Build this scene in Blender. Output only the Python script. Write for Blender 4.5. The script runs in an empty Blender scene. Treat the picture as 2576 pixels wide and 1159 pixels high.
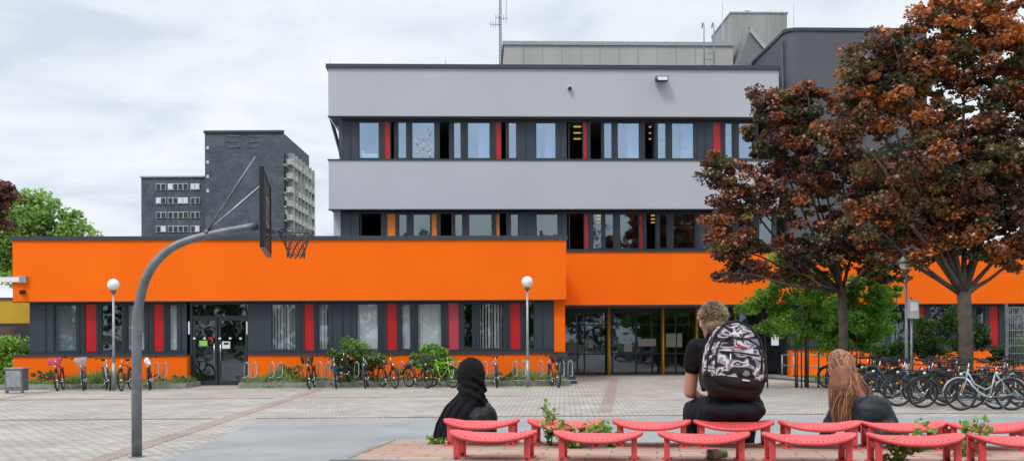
import bpy, math, random
import numpy as np
from mathutils import Vector, Matrix, Euler
random.seed(7); rng=np.random.default_rng(7)
F=2504.0; U0=1288.0; VH=856.0; EYE=1.55
def P(u,v,d): return Vector(((u-U0)/F*d, d, EYE-(v-VH)/F*d))
def X(u,d): return (u-U0)/F*d
scene=bpy.context.scene
# ---------------------------------------------------------------- materials
MATS={}
def mat(name,col,rough=.7,metal=0,noise=0,nscale=3,bump=0,bscale=40,emit=None,spec=.5,streak=0):
    if name in MATS: return MATS[name]
    m=bpy.data.materials.new(name); m.use_nodes=True; nt=m.node_tree; n=nt.nodes; l=nt.links
    b=n['Principled BSDF']; b.inputs['Roughness'].default_value=rough; b.inputs['Metallic'].default_value=metal
    b.inputs['Specular IOR Level'].default_value=spec
    b.inputs['Base Color'].default_value=(*col,1)
    tc=n.new('ShaderNodeTexCoord')
    if noise:
        t=n.new('ShaderNodeTexNoise'); t.inputs['Scale'].default_value=nscale; t.inputs['Detail'].default_value=6
        if streak:
            mp=n.new('ShaderNodeMapping'); mp.inputs['Scale'].default_value=(1,1,streak); l.new(tc.outputs['Object'],mp.inputs[0]); l.new(mp.outputs[0],t.inputs[0])
        else: l.new(tc.outputs['Object'],t.inputs['Vector'])
        r=n.new('ShaderNodeMapRange'); r.inputs['From Min'].default_value=.3; r.inputs['From Max'].default_value=.7
        r.inputs['To Min'].default_value=1-noise; r.inputs['To Max'].default_value=1+noise*.6
        l.new(t.outputs['Fac'],r.inputs['Value'])
        mx=n.new('ShaderNodeVectorMath'); mx.operation='SCALE'; mx.inputs[0].default_value=col
        l.new(r.outputs[0],mx.inputs['Scale']); l.new(mx.outputs[0],b.inputs['Base Color'])
    if bump:
        t=n.new('ShaderNodeTexNoise'); t.inputs['Scale'].default_value=bscale; t.inputs['Detail'].default_value=4; l.new(tc.outputs['Object'],t.inputs['Vector'])
        bp=n.new('ShaderNodeBump'); bp.inputs['Strength'].default_value=bump; bp.inputs['Distance'].default_value=.02
        l.new(t.outputs['Fac'],bp.inputs['Height']); l.new(bp.outputs[0],b.inputs['Normal'])
    if emit:
        b.inputs['Emission Color'].default_value=(*emit[:3],1); b.inputs['Emission Strength'].default_value=emit[3]
    MATS[name]=m; return m
def leafmat(name,c1,c2,c3,nscale=.6,trans=.35,rnd=.45):
    m=bpy.data.materials.new(name); m.use_nodes=True; nt=m.node_tree; n=nt.nodes; l=nt.links
    n.remove(n['Principled BSDF']); out=n['Material Output']
    g=n.new('ShaderNodeNewGeometry'); tc=n.new('ShaderNodeTexCoord')
    t=n.new('ShaderNodeTexNoise'); t.inputs['Scale'].default_value=nscale; t.inputs['Detail'].default_value=3; l.new(tc.outputs['Object'],t.inputs['Vector'])
    a=n.new('ShaderNodeMath'); a.operation='MULTIPLY_ADD'; a.inputs[1].default_value=rnd; l.new(g.outputs['Random Per Island'],a.inputs[0])
    s=n.new('ShaderNodeMath'); s.operation='MULTIPLY_ADD'; s.inputs[1].default_value=2.0; s.inputs[2].default_value=-.5-rnd/2; l.new(t.outputs['Fac'],s.inputs[0]); l.new(s.outputs[0],a.inputs[2])
    cr=n.new('ShaderNodeValToRGB'); e=cr.color_ramp.elements; e[0].position=.15; e[0].color=(*c1,1); e[1].position=.88; e[1].color=(*c3,1)
    x=e.new(.5); x.color=(*c2,1); l.new(a.outputs[0],cr.inputs[0])
    d=n.new('ShaderNodeBsdfDiffuse'); tr=n.new('ShaderNodeBsdfTranslucent'); gl=n.new('ShaderNodeBsdfGlossy'); gl.inputs['Roughness'].default_value=.4
    gl.inputs['Color'].default_value=(.85,.9,1,1)
    m1=n.new('ShaderNodeMixShader'); m1.inputs[0].default_value=trans; m2=n.new('ShaderNodeMixShader'); m2.inputs[0].default_value=.05
    l.new(cr.outputs[0],d.inputs[0]); l.new(cr.outputs[0],tr.inputs[0]); l.new(d.outputs[0],m1.inputs[1]); l.new(tr.outputs[0],m1.inputs[2])
    l.new(m1.outputs[0],m2.inputs[1]); l.new(gl.outputs[0],m2.inputs[2]); l.new(m2.outputs[0],out.inputs[0]); return m
def glassmat(name,refl,tint=(.9,.93,.95),rc=(.75,.87,1)):
    m=bpy.data.materials.new(name); m.use_nodes=True; nt=m.node_tree; n=nt.nodes; l=nt.links
    n.remove(n['Principled BSDF']); out=n['Material Output']
    t=n.new('ShaderNodeBsdfTransparent'); t.inputs[0].default_value=(*tint,1); g=n.new('ShaderNodeBsdfGlossy'); g.inputs['Roughness'].default_value=.02; g.inputs[0].default_value=(*rc,1)
    mx=n.new('ShaderNodeMixShader'); mx.inputs[0].default_value=refl; l.new(t.outputs[0],mx.inputs[1]); l.new(g.outputs[0],mx.inputs[2]); l.new(mx.outputs[0],out.inputs[0])
    tc=n.new('ShaderNodeTexCoord'); no=n.new('ShaderNodeTexNoise'); no.inputs['Scale'].default_value=.9; bp=n.new('ShaderNodeBump'); bp.inputs['Strength'].default_value=.15; bp.inputs['Distance'].default_value=.05
    l.new(tc.outputs['Object'],no.inputs['Vector']); l.new(no.outputs['Fac'],bp.inputs['Height']); l.new(bp.outputs[0],g.inputs['Normal'])
    return m
ORANGE=mat('orange_render',(.98,.158,.005),.9,noise=.05,nscale=.5,bump=.15,bscale=60,spec=.2,streak=.6)
GREYR=mat('grey_render',(.475,.485,.535),.9,noise=.04,nscale=.5,bump=.15,bscale=60,spec=.3,streak=.6)
SLATE=mat('slate_metal',(.035,.048,.065),.45,noise=.1,nscale=2)
DARKP=mat('dark_panel',(.032,.046,.064),.5,noise=.12,nscale=1.5)
FRAME=mat('window_frame',(.022,.031,.043),.4)
RED=mat('red_panel',(.55,.008,.010),.3,noise=.08,nscale=2)
PINK=mat('pink_panel',(.52,.05,.08),.3)
ORP=mat('orange_panel',(.8,.22,.02),.5)
YEL=mat('yellow_post',(.8,.42,.02),.5)
WHITE=mat('white_paint',(.8,.8,.8),.5)
PAPER=mat('paper',(.75,.76,.78),.8)
BLIND=mat('blind_fabric',(.78,.80,.78),.9)
CURT=mat('blue_curtain',(.38,.52,.80),.9)
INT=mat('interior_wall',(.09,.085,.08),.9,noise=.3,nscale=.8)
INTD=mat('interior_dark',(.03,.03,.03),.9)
LIT=mat('ceiling_lamp',(.9,.7,.3),.5,emit=(1,.68,.2,.55))
CONC=mat('concrete',(.33,.33,.32),.85,noise=.18,nscale=1.5,bump=.3,bscale=30,streak=.3)
CONCL=mat('light_cladding',(.42,.42,.40),.7,noise=.12,nscale=.7,streak=.1)
STEEL=mat('galvanised_steel',(.36,.38,.40),.5,.5,noise=.25,nscale=8)
STEELD=mat('weathered_steel',(.20,.215,.23),.5,.6,noise=.3,nscale=6)
CHROME=mat('chrome',(.6,.6,.6),.25,1)
RIMM=mat('wheel_rim',(.20,.20,.21),.35,.9)
BLACK=mat('black_rubber',(.010,.010,.011),.6)
BLACKM=mat('black_paint',(.016,.016,.018),.35)
GL_UP=glassmat('window_glass_upper',.52,rc=(.58,.76,1.0))
GL_LO=glassmat('window_glass_lower',.17)
# ---------------------------------------------------------------- mesh builder
class MB:
    def __init__(s): s.v=[];s.f=[];s.mi=[];s.m=[];s.sm=[]
    def _m(s,m):
        if m not in s.m: s.m.append(m)
        return s.m.index(m)
    def add(s,vs,fs,m,smooth=False,M=None):
        o=len(s.v); k=s._m(m)
        if M is not None: vs=[M@Vector(v) for v in vs]
        s.v+= [tuple(v) for v in vs]
        for f in fs: s.f.append([i+o for i in f]); s.mi.append(k); s.sm.append(smooth)
    def box(s,x0,x1,y0,y1,z0,z1,m,M=None):
        vs=[(x0,y0,z0),(x1,y0,z0),(x1,y1,z0),(x0,y1,z0),(x0,y0,z1),(x1,y0,z1),(x1,y1,z1),(x0,y1,z1)]
        s.add(vs,[(0,3,2,1),(4,5,6,7),(0,1,5,4),(1,2,6,5),(2,3,7,6),(3,0,4,7)],m,M=M)
    def quad(s,a,b,c,d,m,M=None): s.add([a,b,c,d],[(0,1,2,3)],m,M=M)
    def cyl(s,p0,p1,r0,m,r1=None,n=8,M=None,cap=True):
        s.tube([p0,p1],[r0,r0 if r1 is None else r1],m,n,M,cap)
    def tube(s,pts,rs,m,n=8,M=None,cap=True,closed=False):
        pts=[Vector(p) for p in pts]; k=len(pts)
        if not hasattr(rs,'__len__'): rs=[rs]*k
        vs=[];fs=[]; up=None
        for i,p in enumerate(pts):
            if closed: t=pts[(i+1)%k]-pts[i-1]
            else: t=pts[min(i+1,k-1)]-pts[max(i-1,0)]
            if t.length<1e-9: t=Vector((0,0,1))
            t.normalize()
            if up is None:
                up=Vector((0,0,1)) if abs(t.z)<.9 else Vector((1,0,0))
            a=t.cross(up)
            if a.length<1e-4: a=t.orthogonal()
            a.normalize(); b=a.cross(t); up=b
            for j in range(n):
                an=2*math.pi*j/n; vs.append(p+(a*math.cos(an)+b*math.sin(an))*rs[i])
        for i in range(k if closed else k-1):
            i2=(i+1)%k
            for j in range(n):
                j2=(j+1)%n; fs.append((i*n+j,i2*n+j,i2*n+j2,i*n+j2))
        if cap and not closed: fs.append(tuple(range(n))); fs.append(tuple(range((k-1)*n,k*n))[::-1])
        s.add(vs,fs,m,True,M)
    def ell(s,c,r,m,n=16,k=10,R=None,M=None):
        c=Vector(c); 
        if not hasattr(r,'__len__'): r=(r,r,r)
        vs=[];fs=[]
        for i in range(k+1):
            th=math.pi*i/k
            for j in range(n):
                ph=2*math.pi*j/n
                v=Vector((r[0]*math.sin(th)*math.cos(ph),r[1]*math.sin(th)*math.sin(ph),r[2]*math.cos(th)))
                if R is not None: v=R@v
                vs.append(c+v)
        for i in range(k):
            for j in range(n):
                j2=(j+1)%n; fs.append((i*n+j,(i+1)*n+j,(i+1)*n+j2,i*n+j2))
        s.add(vs,fs,m,True,M)
    def torus(s,c,ax1,ax2,R,r,m,n=20,k=6,M=None,a0=0,a1=2*math.pi):
        c=Vector(c);ax1=Vector(ax1);ax2=Vector(ax2); full=abs(a1-a0-2*math.pi)<1e-6
        N=n if full else n+1
        pts=[c+(ax1*math.cos(a0+(a1-a0)*i/n)+ax2*math.sin(a0+(a1-a0)*i/n))*R for i in range(N)]
        s.tube(pts,r,m,k,M,closed=full)
    def build(s,name,parent=None,loc=None,rotz=0):
        me=bpy.data.meshes.new(name); me.from_pydata(s.v,[],s.f)
        for m in s.m: me.materials.append(m)
        me.polygons.foreach_set('material_index',s.mi); me.polygons.foreach_set('use_smooth',s.sm); me.update()
        o=bpy.data.objects.new(name,me); scene.collection.objects.link(o)
        if parent: o.parent=parent
        if loc is not None: o.location=loc
        o.rotation_euler=(0,0,rotz); return o
def empty(name,loc=(0,0,0),rotz=0):
    e=bpy.data.objects.new(name,None); scene.collection.objects.link(e); e.location=loc; e.rotation_euler=(0,0,rotz); e.empty_display_size=.3; return e
# ---------------------------------------------------------------- camera / world / sun
cam=bpy.data.cameras.new('camera'); co=bpy.data.objects.new('camera',cam); scene.collection.objects.link(co)
cam.lens=35; cam.sensor_width=36; cam.shift_y=(VH-579.5)/2576; cam.clip_end=3000; cam.clip_start=.05
co.location=(0,0,EYE)
co.rotation_euler=(Euler((math.radians(90),0,0)).to_matrix()@Matrix.Rotation(math.radians(-.3),3,'Z')).to_euler()
scene.camera=co
w=bpy.data.worlds.new('World'); scene.world=w; w.use_nodes=True; nt=w.node_tree; n=nt.nodes; l=nt.links
bg=n['Background']; bg.inputs['Strength'].default_value=.1
sky=n.new('ShaderNodeTexSky'); sky.sky_type='NISHITA'; sky.sun_disc=False; SE=math.radians(52); SR=math.radians(215)
sky.sun_elevation=SE; sky.sun_rotation=SR
tc=n.new('ShaderNodeTexCoord'); sep=n.new('ShaderNodeSeparateXYZ'); l.new(tc.outputs['Generated'],sep.inputs[0])
mz=n.new('ShaderNodeMath'); mz.operation='MAXIMUM'; mz.inputs[1].default_value=0; l.new(sep.outputs['Z'],mz.inputs[0])
az=n.new('ShaderNodeMath'); az.operation='ADD'; az.inputs[1].default_value=.22; l.new(mz.outputs[0],az.inputs[0])
dv=n.new('ShaderNodeVectorMath'); dv.operation='DIVIDE'; l.new(tc.outputs['Generated'],dv.inputs[0])
cmb=n.new('ShaderNodeCombineXYZ'); 
for i in range(3): l.new(az.outputs[0],cmb.inputs[i])
l.new(cmb.outputs[0],dv.inputs[1])
no=n.new('ShaderNodeTexNoise'); no.inputs['Scale'].default_value=2.6; no.inputs['Detail'].default_value=8; no.inputs['Roughness'].default_value=.55; no.inputs['Distortion'].default_value=.5
mpg=n.new('ShaderNodeMapping'); mpg.inputs['Scale'].default_value=(1,1.3,1); mpg.inputs['Location'].default_value=(3,1,0); mpg.inputs['Rotation'].default_value=(0,0,.3)
l.new(dv.outputs[0],mpg.inputs[0]); l.new(mpg.outputs[0],no.inputs['Vector'])
cr=n.new('ShaderNodeValToRGB'); e=cr.color_ramp.elements; e[0].position=.34; e[0].color=(.60,.67,.76,1); e[1].position=.64; e[1].color=(.83,.865,.90,1); x=e.new(.47); x.color=(.72,.775,.835,1)
l.new(no.outputs['Fac'],cr.inputs[0])
gr=n.new('ShaderNodeMapRange'); gr.inputs['From Min'].default_value=.32; gr.inputs['From Max'].default_value=.9; gr.inputs['To Min'].default_value=11.6; gr.inputs['To Max'].default_value=23
l.new(sep.outputs['Z'],gr.inputs['Value'])
sc=n.new('ShaderNodeVectorMath'); sc.operation='SCALE'; l.new(cr.outputs[0],sc.inputs[0]); l.new(gr.outputs[0],sc.inputs['Scale'])
mx=n.new('ShaderNodeMix'); mx.data_type='RGBA'; mx.inputs['Factor'].default_value=.93
l.new(sky.outputs[0],mx.inputs['A']); l.new(sc.outputs[0],mx.inputs['B']); l.new(mx.outputs['Result'],bg.inputs['Color'])
sl=bpy.data.lights.new('sun','SUN'); sl.energy=1.5; sl.angle=math.radians(12); sl.color=(1,.95,.88)
so=bpy.data.objects.new('sun',sl); scene.collection.objects.link(so)
sd=Vector((math.sin(SR)*math.cos(SE),math.cos(SR)*math.cos(SE),math.sin(SE)))
so.rotation_euler=sd.to_track_quat('Z','Y').to_euler(); so.location=(0,-20,40)
scene.view_settings.view_transform='Standard'; scene.view_settings.look='None'; scene.view_settings.exposure=0
# ---------------------------------------------------------------- ground
def pavemat(name,c1,c2,mortar,bw,bh,var=.25,rot=0,ms=.006):
    m=bpy.data.materials.new(name); m.use_nodes=True; nt=m.node_tree; n=nt.nodes; l=nt.links; b=n['Principled BSDF']; b.inputs['Roughness'].default_value=.9; b.inputs['Specular IOR Level'].default_value=.3
    tc=n.new('ShaderNodeTexCoord'); mp=n.new('ShaderNodeMapping'); mp.inputs['Rotation'].default_value=(0,0,rot); l.new(tc.outputs['Object'],mp.inputs[0])
    br=n.new('ShaderNodeTexBrick'); br.inputs['Scale'].default_value=1; br.inputs['Brick Width'].default_value=bw; br.inputs['Row Height'].default_value=bh; br.inputs['Mortar Size'].default_value=ms
    br.inputs['Color1'].default_value=(*c1,1); br.inputs['Color2'].default_value=(*c2,1); br.inputs['Mortar'].default_value=(*mortar,1); l.new(mp.outputs[0],br.inputs['Vector'])
    t=n.new('ShaderNodeTexNoise'); t.inputs['Scale'].default_value=.5; t.inputs['Detail'].default_value=10; t.inputs['Roughness'].default_value=.7; l.new(tc.outputs['Object'],t.inputs['Vector'])
    r=n.new('ShaderNodeMapRange'); r.inputs['From Min'].default_value=.3; r.inputs['From Max'].default_value=.7; r.inputs['To Min'].default_value=1-var; r.inputs['To Max'].default_value=1+var*.6; l.new(t.outputs['Fac'],r.inputs[0])
    s=n.new('ShaderNodeVectorMath'); s.operation='SCALE'; l.new(br.outputs[0],s.inputs[0]); l.new(r.outputs[0],s.inputs['Scale']); l.new(s.outputs[0],b.inputs['Base Color'])
    bp=n.new('ShaderNodeBump'); bp.inputs['Strength'].default_value=.4; bp.inputs['Distance'].default_value=.01; bp.invert=True; l.new(br.outputs['Fac'],bp.inputs['Height']); l.new(bp.outputs[0],b.inputs['Normal'])
    return m
PAVE=pavemat('block_paving',(.475,.435,.395),(.36,.33,.305),(.17,.155,.13),.24,.16,.26,math.radians(3),.011)
PAVER=pavemat('red_block_paving',(.42,.315,.27),(.35,.27,.24),(.18,.16,.14),.2,.1,.3,0,.01)
BRK=pavemat('brick_top',(.52,.31,.25),(.42,.28,.235),(.22,.22,.13),.24,.12,.3)
ASPH=mat('asphalt_light',(.305,.31,.315),.9,noise=.16,nscale=.8,bump=.4,bscale=120,spec=.3)
GRASSM=mat('grass_soil',(.06,.085,.03),.95,noise=.4,nscale=3,bump=.5,bscale=20)
SOIL=mat('soil',(.075,.065,.045),.95,noise=.4,nscale=9,bump=.8,bscale=40)
b=MB(); b.quad((-600,-600,-.01),(600,-600,-.01),(600,900,-.01),(-600,900,-.01),GRASSM); b.build('ground')
b=MB(); b.quad((-60,-40,0),(60,-40,0),(60,70,0),(-60,70,0),PAVE); b.build('paved_plaza')
b=MB(); b.quad((-4.2,6.5,.004),(12,6.5,.004),(12,19.6,.004),(-5.0,19.9,.004),ASPH)
b.quad((-4.2,-8,.004),(12,-8,.004),(12,6.5,.004),(-4.2,6.5,.004),ASPH); b.build('asphalt_court')
b=MB()
def strip(a,c,w,z=.005):
    a=Vector((*a,z));c=Vector((*c,z)); t=(c-a).normalized(); q=Vector((-t.y,t.x,0))*w/2; b.quad(a-q,c-q,c+q,a+q,PAVER)
strip((-5.3,9),(-6.3,33),.32); strip((-40,19.6),(-6.1,20.2),.22,.008); strip((-5.2,20.2),(30,21.3),.22,.0085); strip((2,21.5),(4,39),.3); strip((-30,27),(-6.6,27.4),.22,.008); strip((-12,11),(-15,33),.25); strip((9.2,21.8),(11,37),.3); strip((-5.8,27.6),(2.3,28),.22)
b.build('red_paving_strips')
# ---------------------------------------------------------------- school building
TH=math.radians(2.0); Y0=35.8
def fx(u,ly=0):
    k=(u-U0)/F; t=(ly+math.cos(TH)*Y0)/(math.cos(TH)-math.sin(TH)*k); return math.cos(TH)*k*t+math.sin(TH)*(t-Y0)
school=empty('school_building',(0,Y0,0),TH)
wall=MB(); win=MB(); gl=MB(); det=MB()
ZB,ZT=3.02,5.17
L0,L1=fx(33),fx(1425)
wall.box(L0,L1,0,14,ZB,ZT,ORANGE)
wall.box(L0-.06,L1+.06,-.06,14.05,ZT,ZT+.14,SLATE)
wall.box(L0+.15,L1-.1,.1,13,ZT+.14,ZT+.16,mat('roof_felt',(.1,.1,.1),.9))
wall.box(L0-.01,L1+.01,-.02,.1,ZB-.035,ZB-.002,SLATE)
dl,dr=fx(470),fx(624)
wall.box(L0,dl,0.0,.5,0,1.08,ORANGE); wall.box(dr,L1-.05,0.0,.5,0,1.08,ORANGE)
wall.box(L0-.02,dl+.01,-.05,.38,1.08,1.14,SLATE); wall.box(dr-.01,L1-.03,-.05,.38,1.08,1.14,SLATE)
wall.box(fx(1396),L1-.02,.33,.9,1.14,ZB,ORANGE); wall.box(L1-.3,L1-.02,.9,5.5,0,ZB,ORANGE)
wall.box(L0+.6,L0+.75,.5,14,0,ZB,DARKP)
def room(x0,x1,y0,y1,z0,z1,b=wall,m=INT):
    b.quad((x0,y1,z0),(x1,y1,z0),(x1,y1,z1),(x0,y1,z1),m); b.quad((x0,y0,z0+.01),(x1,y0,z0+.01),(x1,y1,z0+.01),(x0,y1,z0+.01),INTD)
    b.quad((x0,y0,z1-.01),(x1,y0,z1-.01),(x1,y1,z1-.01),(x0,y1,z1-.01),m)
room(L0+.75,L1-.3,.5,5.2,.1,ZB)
def blinds(x0,x1,y,z0,z1,m,open_=.5,step=.11):
    x=x0+.03
    while x<x1-.02:
        a=random.uniform(.7,1.1)*open_; w=.055
        gl.quad((x-w*math.cos(a),y-w*math.sin(a),z0),(x+w*math.cos(a),y+w*math.sin(a),z0),(x+w*math.cos(a),y+w*math.sin(a),z1),(x-w*math.cos(a),y-w*math.sin(a),z1),m); x+=step
def ribbon(ua,ub,z0,z1,ly,panes,G,lights=True,tp=.1,bt=.1):
    xa,xb=fx(ua,ly),fx(ub,ly); cur=xa
    win.box(xa,xb,ly,ly+.12,z0,z0+bt,FRAME); win.box(xa,xb,ly,ly+.12,z1-tp,z1,FRAME)
    for (u0,u1,t) in panes:
        x0,x1=fx(u0,ly),fx(u1,ly)
        if x0>cur+.005: win.box(cur,x0,ly+.002,ly+.12,z0+bt,z1-tp,DARKP if x0-cur>.3 else FRAME)
        cur=x1; zz0,zz1=z0+bt,z1-tp
        if t in 'rpoyd':
            win.box(x0,x1,ly+.05,ly+.1,zz0,zz1,{'r':RED,'p':PINK,'o':ORP,'y':ORP,'d':DARKP}[t])
        elif t=='O': pass
        else:
            for (a,c_) in ((x0,x0+.035),(x1-.035,x1)): win.box(a,c_,ly+.03,ly+.09,zz0,zz1,FRAME)
            win.box(x0+.035,x1-.035,ly+.03,ly+.09,zz0,zz0+.04,FRAME); win.box(x0+.035,x1-.035,ly+.03,ly+.09,zz1-.04,zz1,FRAME)
            gl.quad((x0+.035,ly+.06,zz0+.04),(x1-.035,ly+.06,zz0+.04),(x1-.035,ly+.06,zz1-.04),(x0+.035,ly+.06,zz1-.04),G)
            if t=='b': blinds(x0,x1,ly+.17,zz0,zz1,BLIND,.3)
            if t=='v': blinds(x0,x1,ly+.17,zz0,zz1,BLIND,1.0)
            if t=='c': blinds(x0+(x1-x0)*.5,x1,ly+.2,zz0,zz1,CURT,.5,.06)
            if t=='h': blinds(x0,x0+(x1-x0)*.9,ly+.2,zz0,zz1,mat('grey_blind',(.22,.27,.27),.9),.3)
    if cur<xb: win.box(cur,xb,ly+.002,ly+.12,z0+bt,z1-tp,DARKP)
g0=[(135,193,'h'),(214,242,'r'),(255,308,'g'),(320,365,'v'),(386,411,'r'),(425,447,'b')]
ribbon(75,470,1.14,ZB-.035,.36,g0,GL_LO,tp=.06)
g1=[(683,745,'v'),(765,789,'r'),(801,828,'v'),(897,953,'b'),(973,998,'r'),(1010,1035,'b'),(1050,1112,'b'),(1128,1154,'p'),(1166,1190,'g'),(1206,1268,'v'),(1284,1309,'r'),(1320,1345,'g')]
ribbon(624,1396,1.14,ZB-.035,.36,g1,GL_LO,tp=.06)
for u in (115,200,248,314,372,418,455,836,862,884,755,795,960,1003,1042,1118,1160,1196,1275,1314,1366):
    x=fx(u,.36); win.box(x-.018,x+.018,.335,.362,1.15,ZB-.04,FRAME)
def door(x0,x1,ly,ztop,doorh,splits):
    win.box(x0,x0+.09,ly,ly+.12,0,ztop,FRAME); win.box(x1-.09,x1,ly,ly+.12,0,ztop,FRAME)
    win.box(x0+.09,x1-.09,ly,ly+.12,doorh,doorh+.1,FRAME); win.box(x0+.09,x1-.09,ly,ly+.12,ztop-.08,ztop,FRAME)
    for a,c_ in splits:
        a,c_=a+.02,c_-.02
        for q,w_ in ((a,a+.08),(c_-.08,c_)): win.box(q,w_,ly+.01,ly+.09,.02,doorh,FRAME)
        win.box(a+.08,c_-.08,ly+.01,ly+.09,.02,.16,FRAME); win.box(a+.08,c_-.08,ly+.01,ly+.09,doorh-.08,doorh,FRAME)
        gl.quad((a+.08,ly+.05,.16),(c_-.08,ly+.05,.16),(c_-.08,ly+.05,doorh-.08),(a+.08,ly+.05,doorh-.08),GL_LO)
    gl.quad((x0+.09,ly+.05,doorh+.1),(x1-.09,ly+.05,doorh+.1),(x1-.09,ly+.05,ztop-.08),(x0+.09,ly+.05,ztop-.08),GL_LO)
door(dl,dr,.4,ZB-.036,2.4,[(dl+.09,fx(548,.4)),(fx(548,.4),dr-.09)])
det.cyl((fx(540,.4),.33,.9),(fx(540,.4),.33,1.5),.02,CHROME); det.cyl((fx(556,.4),.33,.9),(fx(556,.4),.33,1.5),.02,CHROME)
GREEN=mat('green_notice',(.25,.62,.10),.7)
def plate(u0,u1,v0,v1,ly,m,th=.006):
    x0,x1=fx(u0,ly),fx(u1,ly); d=Y0+ly+ (x0*math.sin(TH)); uc=.5*(u0+u1); adj=(uc-U0)*math.tan(math.radians(.3))
    zt=EYE-(v0-VH+adj)/F*d; zb=EYE-(v1-VH+adj)/F*d
    det.box(x0,x1,ly-th,ly,min(zb,zt),max(zb,zt),m)
for a in ((502,522,856,869,GREEN),(526,537,847,853,RED),(559,579,858,876,PAPER),(645,655,772,783,WHITE)): plate(*a[:4],.39,a[4],.02)
for i in range(5):
    u=486+i*26+ (12 if i>1 else 0); plate(u,u+6,848,853,.39,PAPER)
plate(563,575,861,866,.365,BLACKM,.004)
plate(474,478,808,840,.39,PAPER,.02); plate(620,623,808,840,.355,PAPER,.02)
# --- main block
D=5.7; M0=fx(829,D); M1=fx(1962,D)
def band(x0,x1,z0,z1,m,cap=False):
    wall.box(x0,x1,D,D+13,z0,z1,m)
    wall.box(x0-.02,x1+.02,D-.03,D+.2,z0-.04,z0-.002,SLATE)
wall.box(fx(1425,D)-1.5,fx(3000,D),D,D+13,ZB,5.22,ORANGE)
wall.box(fx(1425,D)-1.5,fx(3000,D),D-.04,D+.35,5.22,5.29,SLATE)
wall.box(fx(1425,D)-1.5,fx(3000,D),D-.02,D+.2,ZB-.04,ZB-.002,SLATE)
band(M0,M1,7.03,9.04,GREYR); band(M0-.0,M1,10.88,12.86,GREYR)
wall.box(M0-.04,M1+.02,D-.04,D+.38,9.04,9.09,SLATE)
wall.box(M0-.09,M1+.06,D-.09,D+13.1,12.86,13.02,SLATE)
wall.box(M0+.12,M0+.42,D+.5,D+13,5.22,7.03,GREYR)
wall.box(M0+.3,M0+.45,D+.9,D+13,9.09,10.88,GREYR)
wall.add([(M0+.01,D+.02,10.84),(M0+.45,D+.5,9.1),(M0+.45,D+2,9.1),(M0+.01,D+2,10.84)],[(0,1,2,3)],GREYR)
w2=[(905,957,'g'),(970,983,'r'),(986,997,'O'),(1003,1026,'g'),(1038,1097,'g'),(1109,1135,'O'),(1143,1163,'g'),(1178,1236,'c'),(1250,1263,'r'),(1264,1275,'O'),(1281,1303,'g'),(1350,1402,'c'),(1428,1468,'O'),(1470,1479,'r'),(1488,1515,'O'),(1521,1543,'g'),(1555,1612,'c'),(1625,1650,'O'),(1656,1679,'g'),(1692,1749,'c'),(1797,1816,'r'),(1826,1846,'g'),(1860,1897,'g'),(1910,1945,'O')]
ribbon(864,1955,9.09,10.84,D+.42,w2,GL_UP)
w1=[(905,960,'O'),(975,996,'y'),(1004,1026,'g'),(1040,1085,'g'),(1087,1100,'y'),(1110,1137,'O'),(1145,1166,'g'),(1180,1240,'g'),(1250,1258,'y'),(1259,1275,'O'),(1285,1306,'g'),(1350,1406,'g'),(1428,1470,'O'),(1472,1481,'r'),(1492,1516,'g'),(1523,1546,'g'),(1560,1610,'g'),(1611,1617,'r'),(1628,1650,'O'),(1660,1681,'g'),(1695,1752,'g'),(1797,1816,'r'),(1826,1846,'g'),(1860,1897,'g'),(1910,1945,'g')]
GL_MID=glassmat('window_glass_middle',.26,rc=(.75,.9,.95))
ribbon(860,1955,5.29,6.99,D+.42,w1,GL_MID)
for u in (884,1000,1032,1104,1140,1170,1244,1278,1325,1412,1484,1518,1549,1620,1653,1686,1756,1776,1822,1852):
    x=fx(u,D+.42); 
    for z0,z1 in ((9.1,10.83),(5.3,6.98)): win.box(x-.02,x+.02,D+.395,D+.423,z0,z1,FRAME)
for u,z0,z1 in ((1432,9.2,10.7),(1132,9.2,10.7),(994,9.2,10.7),(908,5.4,6.9),(1432,5.4,6.9),(1646,9.2,10.7)):
    x=fx(u,D+.6); win.box(x,x+.05,D+.55,D+1.1,z0,z1,FRAME)
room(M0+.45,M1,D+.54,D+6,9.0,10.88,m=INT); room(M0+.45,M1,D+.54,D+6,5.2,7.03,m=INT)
for zc,lst in ((10.84,((1632,1652),(1444,1462))),(6.99,((1500,1514),(1636,1656),(1808,1822)))):
    for (u0,u1) in lst:
        for j in range(3):
            x0,x1=fx(u0,D+2+j*1.3),fx(u1,D+2+j*1.3); wall.box(x0,x1,D+1.6+j*1.3,D+1.7+j*1.3,zc-.05,zc-.012,LIT)
for u in (1340,1760,1040): x=fx(u,D); wall.box(x,x+.15,D+.6,D+6,9.09,10.87,INT); wall.box(x,x+.15,D+.6,D+6,5.29,7.02,INT)
xt=fx(1085,D+.42); WP=mat('window_paint',(.62,.58,.56),.8)
def br(a,c_,r): det.cyl((a[0],D+.47,a[1]),(c_[0],D+.47,c_[1]),r,WP,r*.6,5)
k=[(xt,9.22),(xt-.05,9.5),(xt-.25,9.62),(xt-.5,9.75),(xt-.68,10.05)]
for a,c_ in zip(k,k[1:]): br(a,c_,.045)
for a,c_ in (((xt-.25,9.62),(xt-.55,9.5)),((xt-.3,9.65),(xt-.25,9.95)),((xt-.25,9.95),(xt-.45,10.2)),((xt-.25,9.95),(xt-.02,10.15)),((xt-.05,9.5),(xt+.1,9.8)),((xt-.02,10.15),(xt-.1,10.5)),((xt-.02,10.15),(xt+.1,10.4)),((xt-.5,9.5),(xt-.65,9.4))): br(a,c_,.03)
x=fx(915,D+.42); det.box(x,x+.6,D+.5,D+.52,9.2,9.42,PAPER); det.box(x-.05,x+.05,D+.5,D+.54,9.2,9.55,PAPER)
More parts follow.
